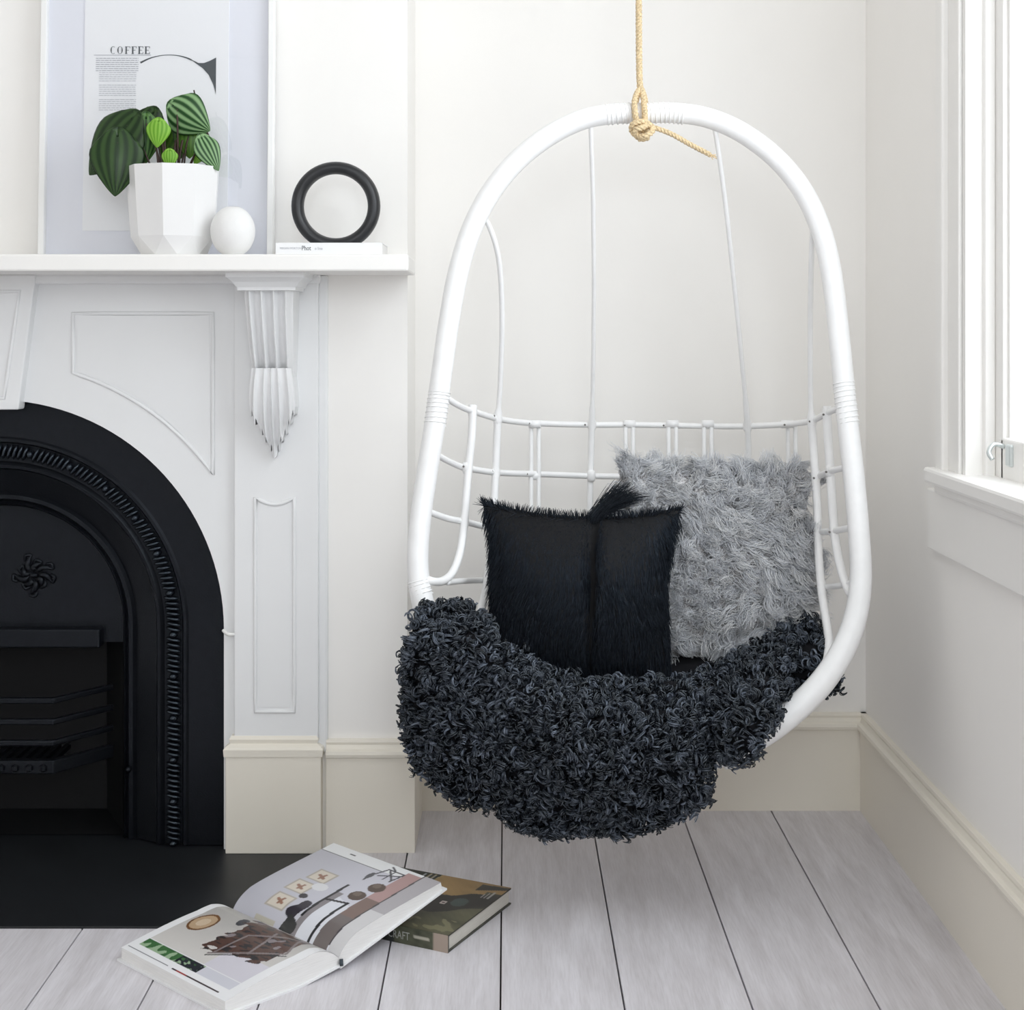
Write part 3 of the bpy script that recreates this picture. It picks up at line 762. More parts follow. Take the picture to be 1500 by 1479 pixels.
text_obj('spine_lettering', 'MEGAN MORTON', .0055, (PX(410, YK), YK-.0012, PZ(365, YK)), RX90, 'ink_grey', cv, .92)
text_obj('spine_lettering', 'Phot', .0125, (PX(442, YK), YK-.0012, PZ(366.5, YK)), RX90, 'ink', cv, .75)
text_obj('spine_lettering', 'o line', .0085, (PX(461, YK), YK-.0012, PZ(366, YK)), RX90, 'ink_grey', cv, .8)
# black ring sculpture, cut flat at the foot
YG = 2.985; sc_ = YG/FPX
def ring():
    c = P(492, 302, YG); n, m = 64, 18; Rm, rt = 56*sc_, 9.3*sc_; v = []; f = []; zf = kz1
    for i in range(n):
        a = 2*PI*i/n
        for k in range(m):
            b = 2*PI*k/m; r = Rm+rt*math.cos(b)*(1.0)
            # heavier foot
            x = r*math.cos(a); z = r*math.sin(a); y = rt*1.5*math.sin(b)
            if c.z+z < zf: z = zf-c.z
            v.append((c.x+x, c.y+y, c.z+z))
    for i in range(n):
        for k in range(m): f.append((i*m+k, i*m+(k+1) % m, ((i+1) % n)*m+(k+1) % m, ((i+1) % n)*m+k))
    return MB().add(v, f).build('ring_sculpture', 'black_wood', None, True)
tag(ring(), 'black wooden ring ornament standing on the white paperback', 'ornament')

# ------------------------------------------------------------------ hanging chair
def hoopY(z): return 2.712+(z-.258)*.17
def hp_(x, y):                          # point on the tilted plane of the front hoop
    Y = 2.8
    for _ in range(8): Y = hoopY(PZ(y, Y))
    return P(x, y, Y)
ch = thing('hanging_chair', 'white cane egg shaped hanging chair', 'chair', tuple(hp_(938, 1138)))
hoop_px = [(940,166),(985,165),(1035,172),(1085,193),(1135,230),(1175,278),(1202,335),(1218,400),(1228,480),(1235,550),(1242,620),(1251,700),(1258,780),(1261,845),(1254,900),(1235,952),(1200,1004),(1155,1047),(1110,1078),(1050,1104),(990,1119),(938,1125),(880,1121),(820,1103),(760,1075),(700,1020),(658,965),(632,918),(617,872),(612,820),(616,760),(626,690),(638,615),(648,540),(658,470),(671,400),(690,338),(717,285),(753,240),(798,203),(848,177),(895,167)]
hoop_pts = catmull([hp_(*p) for p in hoop_px], 6, True)
rad = []
for p in hoop_pts: rad.append(.0195 + .0045*max(0, min(1, (.62-p.z)/.3)))
MB().tube(hoop_pts, rad, 16, True).build('hoop', 'rattan', ch, True)
def binding(px_list, r, nw):            # wound cane strip round the hoop
    a = catmull([hp_(*p) for p in px_list], 10); n = len(a); b = MB(); 
    path = []; 
    turns = nw
    for i in range(turns*10+1):
        t = i/(turns*10); q = t*(n-1); k = min(n-2, int(q)); p = a[k].lerp(a[k+1], q-k); tg = (a[k+1]-a[k]).normalized()
        s = tg.cross(Vector((0, 1, 0))).normalized(); e = tg.cross(s); ang = 2*PI*i/10
        path.append(p+(s*math.cos(ang)+e*math.sin(ang))*r)
    b.tube(path, .0017, 5); return b.build('binding', 'rattan', ch, True)
binding([(888, 168), (915, 166), (938, 166)], .0195, 8); binding([(946, 166), (975, 165), (1002, 167)], .0195, 9)
binding([(644, 574), (641, 595), (637, 622)], .0195, 8); binding([(1236, 560), (1239, 590), (1243, 622)], .0195, 9)
binding([(613, 850), (618, 872)], .0195, 4)
def rod(name, pts, r, n=8, k=8, rr=None):
    p = catmull([P(*q) if len(q) == 3 else Vector(q[0]) for q in pts], k)
    return MB().tube(p, rr(p) if rr else r, n).build(name, 'rattan', ch, True)
def hq(x, y): p = hp_(x, y); return (x, y, p.y)
rails = [
 [hq(650,580),(672,594,2.88),(692,602,2.94),(728,613,3.04),(760,618,3.11),(790,620,3.15),(862,622,3.195),(925,622,3.21),(985,623,3.215),(1037,624,3.21),(1095,624,3.185),(1155,621,3.12),(1190,616,3.03),(1211,605,2.92),hq(1238,594)],
 [hq(636,664),(660,677,2.88),(682,685,2.94),(728,692,3.04),(783,694,3.14),(865,697,3.19),(938,698,3.205),(1037,700,3.205),(1095,700,3.175),(1160,698,3.10),(1197,697,3.02),(1216,690,2.90),hq(1249,682)],
 [hq(624,748),(655,759,2.86),(681,764,2.92),(705,770,2.99),(735,775,3.06),(865,780,3.17),(938,782,3.18),(1037,782,3.18),(1100,782,3.14),(1160,782,3.07),(1197,779,2.99),(1220,778,2.88),hq(1256,770)],
 [(655,853,2.81),(675,851,2.88),(712,850,2.97),(780,853,3.08),(865,858,3.13),(938,860,3.14),(1037,860,3.14),(1110,855,3.09),(1150,846,3.03),(1200,858,2.95),(1228,858,2.84),hq(1258,850)]]
for i, r in enumerate(rails): rod('rail', r, .0062 if i < 3 else .0056)
def under(x, zscale=1.0, r=.006, top=None, name='rib'):
    """a rib tied to the back rails, running down the back and forward under the seat to the hoop"""
    X = PX(x, 3.2); xf = X*.45+PX(938, 2.72)*.55
    zf = .262+.55*(xf-PX(938, 2.72))**2*1.2
    pts = [(Vector((X, 3.205, .86)),), (Vector((X*.995, 3.19, .74)),), (Vector((X*.97, 3.165, .62)),), (Vector((X*.90, 3.11, .48)),), (Vector((X*.74, 3.02, .37)),), (Vector((X*.62, 2.88, .295)),), (Vector((xf, 2.715, zf)),)]
    return pts
PAIRS = [783, 922, 985, 1037, 1153]
for x in PAIRS:
    for dx in (-5.5, 5.5):
        u = under(x+dx)
        if x in (783, 1153):
            for q in u[:3]: q[0].y -= .055
            for q in u[3:5]: q[0].y -= .03
        rod('rib', u, .0046)
# long rods from the hoop crown down to the rails and on under the seat
def long_rod(px_top, x_in):
    u = under(x_in)
    return px_top + u[1:]
rod('long_rod', long_rod([hq(866, 178), (866, 200, 2.925), (869, 300, 2.99), (870, 420, 3.07), (869, 530, 3.14), (867, 622, 3.186)], 865), .0055, rr=lambda p: [.0045 if q.z > .9 else .0066 for q in p])
rod('long_rod', long_rod([hq(1044, 176), (1050, 205, 2.925), (1063, 300, 2.985), (1076, 420, 3.06), (1087, 530, 3.125), (1095, 624, 3.175)], 1097), .0055, rr=lambda p: [.0048 if q.z > .9 else .0062 for q in p])
rod('long_rod', [hq(704, 312), (715, 328, 2.90), (726, 358, 2.915), (733, 400, 2.94), (735.5, 470, 2.975), (733, 560, 3.015), (729, 620, 3.035), (726, 692, 3.03), (722, 770, 3.0), (716, 835, 2.96), (707, 885, 2.91), (694, 930, 2.85), (690, 985, 2.79), hq(700, 1020)], .006, rr=lambda p: [.0052 if q.z > .89 else .0078 for q in p])
rod('long_rod', [hq(1200, 318), (1191, 335, 2.90), (1188, 400, 2.93), (1187, 500, 2.975), (1188, 600, 3.01), (1192, 660, 3.015), (1197, 740, 2.99), (1199, 810, 2.95), (1204, 870, 2.90), (1212, 920, 2.85), (1214, 950, 2.80), hq(1205, 1000)], .006, rr=lambda p: [.0052 if q.z > .89 else .0082 for q in p])
rod('side_loop', [(693, 594, 2.935), (691, 640, 2.93), (685, 700, 2.92), (680, 765, 2.90), (674, 808, 2.87), (663, 838, 2.83), (648, 851, 2.80), hq(632, 851), hq(620, 846)], .0078)
rod('side_loop', [(1211, 597, 2.915), (1213, 640, 2.91), (1217, 700, 2.90), (1222, 775, 2.875), (1230, 825, 2.84), (1242, 862, 2.80), hq(1256, 882)], .0085)
# wound joints and nails at the crossings
ties = MB(); nails = MB()
def tie(x, y, Y, r=.009, L=.011):
    c = P(x, y, Y); ties.tube([c-Vector((0, 0, L)), c-Vector((0, 0, L*.5)), c+Vector((0, 0, L*.5)), c+Vector((0, 0, L))], [r*.8, r, r, r*.8], 8)
def nail(x, y, Y):
    c = P(x, y, Y); nails.tube([c, c+Vector((0, -.003, 0))], .0022, 6)
for x, y, Y in [(692,601,2.94),(729,613,3.035),(1190,616,3.02),(1212,603,2.918),(684,685,2.925),(726,692,3.032),(1196,697,3.01),(1216,690,2.90),(680,764,2.905),(1198,779,2.985),(1221,777,2.88),(714,850,2.965),(1203,858,2.93),(867,622,3.19),(866,697,3.185),(1095,624,3.18)]: tie(x, y, Y)
for x in PAIRS:
    yy = 3.205 if x not in (783, 1153) else 3.14
    for q in (621, 697):
        c = P(x, q, yy); ties.tube([c+Vector((-.012, 0, 0)), c+Vector((.012, 0, 0))], .0085, 8)
for x, y, Y in [(724,609,3.02),(775,620,3.13),(857,622,3.18),(915,622,3.20),(679,683,2.915),(721,690,3.02),(772,694,3.12),(1186,617,3.01),(1206,607,2.905),(1192,700,3.0),(1210,691,2.89),(1189,780,2.975),(1215,779,2.865),(1195,858,2.92),(972,623,3.2),(1149,622,3.10)]: nail(x, y, Y)
o = ties.build('wound_joints', 'rattan', ch, True, fix=False); o['kind'] = 'stuff'
o = nails.build('nail_heads', 'nail', ch, fix=False); o['kind'] = 'stuff'
# woven cane seat under the sheepskin
seat = MB(); v = []; f = []
nx, ny = 16, 10
for j in range(ny+1):
    t = j/ny; Y = 2.73+.42*t; z = .325+.03*(1-t)**2+.16*t**3
    hw = .20
    for i in range(nx+1):
        u = i/nx*2-1; v.append((PX(938, 2.9)+u*hw, Y, z+.01*u*u-.02))
for j in range(ny):
    for i in range(nx): a = j*(nx+1)+i; f.append((a, a+1, a+nx+2, a+nx+1))
so = seat.add(v, f).build('seat', 'rattan', ch, True); sm = so.modifiers.new('thickness', 'SOLIDIFY'); sm.thickness = .012

# ------------------------------------------------------------------ rope
RT = hp_(940, 166); 
rp = thing('jute_rope', 'natural twisted jute rope that holds the hanging chair', 'rope', (RT.x, RT.y, RT.z))
def twisted(name, path, r, pitch=.022, parent=rp, strands=3):
    p = catmull(path, 12); d = [0]
    for a, b in zip(p, p[1:]): d.append(d[-1]+(b-a).length)
    n = max(8, int(d[-1]/.0028)); b = MB()
    fr = []
    nrm = None
    for i in range(n+1):
        q = d[-1]*i/n; k = min(len(p)-2, max(0, bisect.bisect(d, q)-1)); s = (q-d[k])/max(1e-9, d[k+1]-d[k])
        pos = p[k].lerp(p[k+1], s); tg = (p[k+1]-p[k]).normalized()
        if nrm is None: nrm = tg.cross(Vector((0, 1, 0.1))).normalized()
        nrm = (nrm-tg*nrm.dot(tg)).normalized(); fr.append((pos, nrm.copy(), tg.cross(nrm), q))
    for sidx in range(strands):
        pts = [pos+(a*math.cos(2*PI*(q/pitch+sidx/strands))+c*math.sin(2*PI*(q/pitch+sidx/strands)))*r*.52 for pos, a, c, q in fr]
        b.tube(pts, r*.56, 6)
    return b.build(name, 'rope', parent, True, fix=False)
rr_ = .0062
kn = hp_(940, 186); kn.y -= .020
top = Vector((RT.x-.006, RT.y, ZC+.0))
twisted('rope_line', [top, Vector((RT.x-.0055, RT.y, 2.2)), P(936, 60, RT.y), P(939, 134, RT.y)], rr_)
for dx in (-6, 7):                       # the doubled loop over the crown of the hoop
    twisted('rope_loop', [P(938+dx*.3, 131, RT.y), P(936+dx, 146, RT.y-.018), P(937+dx*1.1, 166, RT.y-.0265), P(939+dx*.8, 186, RT.y-.020), P(940+dx*.5, 192, RT.y-.004), P(940+dx, 186, RT.y+.018), P(939+dx*1.1, 166, RT.y+.0265), P(938+dx, 147, RT.y+.018), P(938+dx*.4, 133, RT.y)], rr_*.92)
K = lambda x, y, o: P(x, y, RT.y-.026+o)
twisted('rope_knot', [K(950, 182, .006), K(941, 178, -.008), K(927, 182, -.006), K(926, 192, .004), K(934, 199, .0), K(946, 199, -.010), K(956, 191, -.004), K(952, 183, .004), K(940, 187, -.012), K(930, 191, -.008), K(937, 203, .006), K(950, 201, .008)], rr_*.95)
twisted('rope_tail', [K(950, 186, .006), K(962, 188, .0), K(985, 197, -.002), K(1012, 212, .0), K(1041, 227, .002)], rr_*.8)
b = MB(); e = K(1041, 227, .002)
for k in range(7): b.tube([e, e+Vector((.008+.004*math.cos(k), .004*math.sin(k*2), -.004+.005*math.sin(k*1.7)))], .0009, 4)
b.build('frayed_end', 'rope', rp)

# ------------------------------------------------------------------ curly sheepskin draped over the seat
poly_px = np.array([(606,908),(626,892),(660,886),(694,894),(712,918),(722,944),(758,958),(792,984),(830,998),(880,1003),(950,1003),(1000,998),(1040,988),(1092,962),(1146,918),(1182,908),(1200,918),(1207,950),(1226,982),(1224,1004),(1196,1014),(1160,1030),(1128,1058),(1116,1084),(1096,1108),(1074,1112),(1060,1108),(1050,1106),(1040,1114),(1028,1130),(1032,1165),(998,1190),(950,1204),(905,1217),(862,1207),(800,1219),(764,1208),(724,1170),(690,1172),(652,1158),(614,1116),(600,1080),(598,1000),(598,950)], float)
def inside(px, py, poly):
    r = np.zeros(px.shape, bool); n = len(poly); j = n-1
    for i in range(n):
        xi, yi = poly[i]; xj, yj = poly[j]
        c = ((yi > py) != (yj > py)) & (px < (xj-xi)*(py-yi)/(yj-yi+1e-12)+xi); r ^= c; j = i
    return r
def sst(t): t = np.clip(t, 0, 1); return t*t*(3-2*t)
def peltY(x, y):
    ye = np.interp(x, [590, 640, 700, 760, 830, 950, 1040, 1100, 1200, 1230], [905, 905, 940, 1000, 1035, 1046, 1038, 1015, 960, 950])
    up = np.clip((ye+15-y)/105.0, 0, 1.15)**1.25
    Y = 2.655 + .19*up
    Y = Y + .075*np.clip((y-ye-55)/150., 0, 1.2)**1.6 + .06*np.clip((655-x)/60., 0, 1)**2*np.clip((y-930)/80., 0, 1)      # the hem curls back under
    Y = Y + .05*sst((720-x)/90.)*sst((1080-y)/120.)                 # left shoulder sits over the hoop
    Y = Y + .085*sst((x-1105)/60.)*sst((1095-y)/70.)                # right side tucks behind the hoop
    Y = Y + .03*sst((x-1130)/40.)*sst((965-y)/40.) + .075*sst((x-1128)/40.)*sst((1068-y)/40.)
    Y = Y + .014*np.sin(x/47.+y/90.)+.010*np.sin(x/23.-y/41.+1.3)+.009*np.sin(y/31.)
    Y = Y - .022*np.exp(-((x-1085)/28.)**2)*sst((y-1020)/50.)+.045*np.exp(-((x-1040)/13.)**2)*sst((y-1060)/25.)
    return Y
def to_world(x, y, Y): return np.stack([(x-CX)*Y/FPX, Y, CH-(y-CY)*Y/FPX], -1)
sh = thing('sheepskin_throw', 'charcoal curly sheepskin draped over the seat of the hanging chair', 'throw', tuple(P(900, 1215, 2.68)))
def pelt():
    st = 6; xs = np.arange(586, 1240, st); ys = np.arange(880, 1228, st)
    gx, gy = np.meshgrid(xs, ys); ins_ = inside(gx+st/2, gy+st/2, poly_px)
    YY = peltY(gx.astype(float), gy.astype(float)); Wd = to_world(gx, gy, YY); Bk = Wd.copy(); Bk[..., 1] += .022
    H, Wn = gx.shape; idx = -np.ones((H, Wn), int); V = []; F = []
    used = np.zeros((H, Wn), bool)
    for j in range(H-1):
        for i in range(Wn-1):
            if ins_[j, i]: used[j, i] = used[j, i+1] = used[j+1, i] = used[j+1, i+1] = True
    k = 0
    for j in range(H):
        for i in range(Wn):
            if used[j, i]: idx[j, i] = k; k += 1; V.append(tuple(Wd[j, i]))
    n0 = k
    for j in range(H):
        for i in range(Wn):
            if used[j, i]: V.append(tuple(Bk[j, i]))
    for j in range(H-1):
        for i in range(Wn-1):
            if not ins_[j, i]: continue
            a, b, c, d = idx[j, i], idx[j, i+1], idx[j+1, i+1], idx[j+1, i]
            F += [(a, d, c, b), (a+n0, b+n0, c+n0, d+n0)]
            for (dj, di, p, q) in ((-1, 0, a, b), (1, 0, c, d), (0, -1, d, a), (0, 1, b, c)):
                jj, ii = j+dj, i+di
                if not (0 <= jj < H-1 and 0 <= ii < Wn-1 and ins_[jj, ii]): F.append((p, q, q+n0, p+n0))
    MB().add(V, F).build('pelt', 'hide', sh, True, fix=False)
    # the rest of the skin lies on the seat behind, under the cushions
    v = []; f = []; nx, ny = 20, 10
    for j in range(ny+1):
        t = j/ny; Y = 2.74+.40*t
        for i in range(nx+1):
            u = i/nx*2-1; z = .372+.02*(1-t)+.15*t**3+.015*u**4+.006*math.sin(9*u+7*t)
            v.append((PX(930, 2.9)+u*.235, Y, z))
    for j in range(ny):
        for i in range(nx): a = j*(nx+1)+i; f.append((a, a+1, a+nx+2, a+nx+1))
    o = MB().add(v, f).build('seat_pelt', 'hide', sh, True); s = o.modifiers.new('thickness', 'SOLIDIFY'); s.thickness = .025
pelt()
def curls(N=3350, K=4):
    x = rng.uniform(590, 1232, N*4); y = rng.uniform(884, 1224, N*4); ok = inside(x, y, poly_px); x = x[ok][:N]; y = y[ok][:N]
    seg = np.diff(np.vstack([poly_px, poly_px[:1]]), axis=0); ln = np.linalg.norm(seg, axis=1); cum = np.concatenate([[0], np.cumsum(ln)])
    ne = 650; q = rng.uniform(0, cum[-1], ne); k = np.clip(np.searchsorted(cum, q)-1, 0, len(seg)-1); t = (q-cum[k])/ln[k]   # more locks along the hem
    ex = poly_px[k]+seg[k]*t[:, None]+rng.normal(size=(ne, 2))*2.5
    x = np.concatenate([x, ex[:, 0]]); y = np.concatenate([y, ex[:, 1]]); N = len(x)
    Y0 = peltY(x, y); p0 = to_world(x, y, Y0); e = 4.0
    tx = to_world(x+e, y, peltY(x+e, y))-p0; ty = to_world(x, y+e, peltY(x, y+e))-p0
    nrm = np.cross(tx, ty); nrm /= np.linalg.norm(nrm, axis=1, keepdims=True); nrm[nrm[:, 1] > 0] *= -1
    down = ty/np.linalg.norm(ty, axis=1, keepdims=True); sidev = np.cross(nrm, down)
    th = rng.normal(size=N)*1.0; axis = down*np.cos(th)[:, None]+sidev*np.sin(th)[:, None]; axis = axis+nrm*rng.uniform(-.1, .8, N)[:, None]
    axis /= np.linalg.norm(axis, axis=1, keepdims=True)
    e1 = np.cross(axis, nrm)+.3*rng.normal(size=(N, 3)); e1 -= axis*np.sum(e1*axis, 1, keepdims=True); e1 /= np.linalg.norm(e1, axis=1, keepdims=True); e2 = np.cross(axis, e1)
    S = 14; s = np.linspace(0, 1, S)[None, :]
    rep_ = lambda a: np.repeat(a, K, axis=0)
    Ln = rng.uniform(.004, .020, N); R = rng.uniform(.0045, .0118, N); turns = rng.uniform(.9, 1.9, N)*rng.choice([-1, 1], N); ph = rng.uniform(0, 2*PI, N)
    lift = rng.uniform(.0, .013, N); g = rng.uniform(.35, 1.5, N)**1.7+2.4*(rng.random(N) < .16)
    M_ = N*K; jit = rng.normal(size=(M_, 1))
    Ln, R, turns, ph, g = rep_(Ln)[:, None], rep_(R)[:, None]*(1+.13*rng.normal(size=(M_, 1))), rep_(turns)[:, None], rep_(ph)[:, None]+.22*jit, rep_(g)*rng.uniform(.7, 1.3, M_)
    base = rep_(p0+nrm*lift[:, None])+rng.normal(size=(M_, 3))*.0011
    ax, a1, a2 = rep_(axis)[:, None, :], rep_(e1)[:, None, :], rep_(e2)[:, None, :]
    rad = R*(1.0-.5*s); a = ph+2*PI*turns*s
    pts = base[:, None, :]+ax*(Ln*s)[..., None]+a1*(rad*np.cos(a))[..., None]+a2*(rad*np.sin(a))[..., None]
    tr = rng.uniform(.0010, .0017, M_)[:, None]*(1.0-.55*s**2)
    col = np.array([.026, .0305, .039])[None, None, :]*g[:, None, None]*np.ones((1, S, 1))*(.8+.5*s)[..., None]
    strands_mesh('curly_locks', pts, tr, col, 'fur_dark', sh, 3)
curls()

# ------------------------------------------------------------------ cushions
def cushion_surface(u, v, a, b, c, pinch=.05, ear=.0):
    """u, v in -1..1 -> local point; front side bulges along -y"""
    w = (np.clip(1-np.abs(u)**2.4, 0, 1)*np.clip(1-np.abs(v)**2.4, 0, 1))**.55
    x = a*u*(1-pinch*(1-v*v)+ear*np.abs(u*v)**3); z = b*v*(1-pinch*(1-u*u)+ear*np.abs(u*v)**3)
    return x, -c*w, z
def make_cushion(name, label, body, Mx, a, b, c, pinch, ear, hide):
    t = thing(name, label, 'cushion', tuple(Mx @ Vector((0, 0, -b))))
    n = 32; g = np.linspace(-1, 1, n+1); U, V_ = np.meshgrid(g, g)
    x, y, z = cushion_surface(U, V_, a, b, c, pinch, ear)
    if body: y = body(U, V_, y)
    v = []; f = []
    for sgn in (1, -1):
        o = len(v)
        for j in range(n+1):
            for i in range(n+1): v.append(tuple(Mx @ Vector((x[j, i], sgn*y[j, i], z[j, i]))))
        for j in range(n):
            for i in range(n):
                q = o+j*(n+1)+i; f.append((q, q+1, q+n+2, q+n+1) if sgn > 0 else (q, q+n+1, q+n+2, q+1))
    MB().add(v, f).build('cushion_cover', hide, t, True, fix=False)
    return t
def frame_at(c, lean, roll, yaw=0.0):
    return Matrix.Translation(c) @ Matrix.Rotation(yaw, 4, 'Z') @ Matrix.Rotation(roll, 4, 'Y') @ Matrix.Rotation(-lean, 4, 'X')
def np_m(Mx, p): A = np.array(Mx); return p @ A[:3, :3].T + A[:3, 3]
def surf_frame(U, V_, a, b, c, pinch, ear, body, side):
    def pos(u, v):
        x, y, z = cushion_surface(u, v, a, b, c, pinch, ear)
        if body: y = body(u, v, y)
        return np.stack([x, side*y, z], -1)
    e = .01; p = pos(U, V_); du = pos(np.clip(U+e, -1, 1), V_)-pos(np.clip(U-e, -1, 1), V_); dv = pos(U, np.clip(V_+e, -1, 1))-pos(U, np.clip(V_-e, -1, 1))
    n = np.cross(du, dv)*side[:, None] if isinstance(side, np.ndarray) else np.cross(du, dv)*side
    n /= np.linalg.norm(n, axis=1, keepdims=True)+1e-12
    # at the seam, the hair points outward
    out = np.stack([np.sign(U)*np.abs(U)**8, 0*U, np.sign(V_)*np.abs(V_)**8], -1); n = n+out*1.2; n /= np.linalg.norm(n, axis=1, keepdims=True)
    return p, n

# grey long-wool cushion
Mg = frame_at(P(1047, 826, 2.985), .22, math.radians(3), math.radians(6))
GA = dict(a=.188, b=.183, c=.055, pinch=.03, ear=.02)
gc = make_cushion('fleece_cushion', 'fluffy pale grey long wool cushion at the back of the hanging chair', None, Mg, GA['a'], GA['b'], GA['c'], GA['pinch'], GA['ear'], 'hide_grey')
def grey_fur(N=20500):
    U = rng.uniform(-1, 1, N); V_ = rng.uniform(-1, 1, N); ed = rng.random(N) < .22
    which = rng.integers(0, 4, N); val = rng.uniform(.93, 1, N)
    U = np.where(ed & (which == 0), val, np.where(ed & (which == 1), -val, U)); V_ = np.where(ed & (which >= 2), np.where(which == 2, val, val), V_)
    side = np.where(rng.random(N) < .86, 1.0, -1.0)
    p, n = surf_frame(U, V_, GA['a'], GA['b'], GA['c'], GA['pinch'], GA['ear'], None, side)
    # tufts: hairs of one cell share direction and wave, and draw together at the tip
    G = 13; jit = rng.normal(size=(2, N))*.02
    cell = (np.clip(np.floor((U+jit[0]+1)*G), 0, 2*G-1)*2*G+np.clip(np.floor((V_+jit[1]+1)*G), 0, 2*G-1)).astype(int)+(side > 0)*(4*G*G); nc = 8*G*G; tr = np.random.default_rng(5)
    cnt = np.bincount(cell, minlength=nc)[:, None]+1e-6
    cen = np.stack([np.bincount(cell, weights=p[:, k], minlength=nc) for k in range(3)], -1)/cnt; nm = np.stack([np.bincount(cell, weights=n[:, k], minlength=nc) for k in range(3)], -1)/cnt
    tdir = tr.normal(size=(nc, 3)); ttone = tr.uniform(0, 1, nc); tph = tr.uniform(0, 2*PI, nc); tlen = tr.uniform(.75, 1.25, nc); ttn = tr.uniform(.7, 1.5, nc)
    cu = cen[:, 0]/GA['a']; cv_ = cen[:, 2]/GA['b']
    swirl = np.stack([np.sin(4*cv_+2*cu), 0*cu, np.cos(5*cu-3*cv_)*.6+.15], -1)
    dc = nm*.62+tdir*.30+swirl*.72; dc /= np.linalg.norm(dc, axis=1, keepdims=True)
    c1 = np.cross(dc, tdir); c1 /= np.linalg.norm(c1, axis=1, keepdims=True); c2 = np.cross(dc, c1)
    d = dc[cell]+rng.normal(size=(N, 3))*.10; ttone = ttone[cell]
    S = 9; s = np.linspace(0, 1, S)[None, :]; Ln = rng.uniform(.028, .048, N)[:, None]*tlen[cell][:, None]
    amp = .0085*s**.8*rng.uniform(.6, 1.3, N)[:, None]; a = tph[cell][:, None]+2*PI*ttn[cell][:, None]*s+rng.normal(size=(N, 1))*.25
    loose = (rng.random(N) < .25)[:, None]
    draw = np.where(loose, .15, .72)*sst(s)
    pts = p[:, None, :]+(cen[cell]-p)[:, None, :]*draw[..., None]+d[:, None, :]*(Ln*s)[..., None]+c1[cell][:, None, :]*(amp*np.cos(a))[..., None]+c2[cell][:, None, :]*(amp*np.sin(a))[..., None]
    pts[..., 2] -= (.010*s**2)*(V_[:, None] < .8)
    pts = np_m(Mg, pts.reshape(-1, 3)).reshape(N, S, 3)
    rad = np.ones((N, 1))*.00105*(1.0-.68*s)
    tone = .86+.24*ttone[:, None]+rng.normal(size=(N, 1))*.10
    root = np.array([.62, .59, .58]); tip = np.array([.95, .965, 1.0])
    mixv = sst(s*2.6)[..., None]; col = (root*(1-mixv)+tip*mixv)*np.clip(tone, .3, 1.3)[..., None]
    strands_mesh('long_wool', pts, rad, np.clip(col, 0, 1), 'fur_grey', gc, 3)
grey_fur()

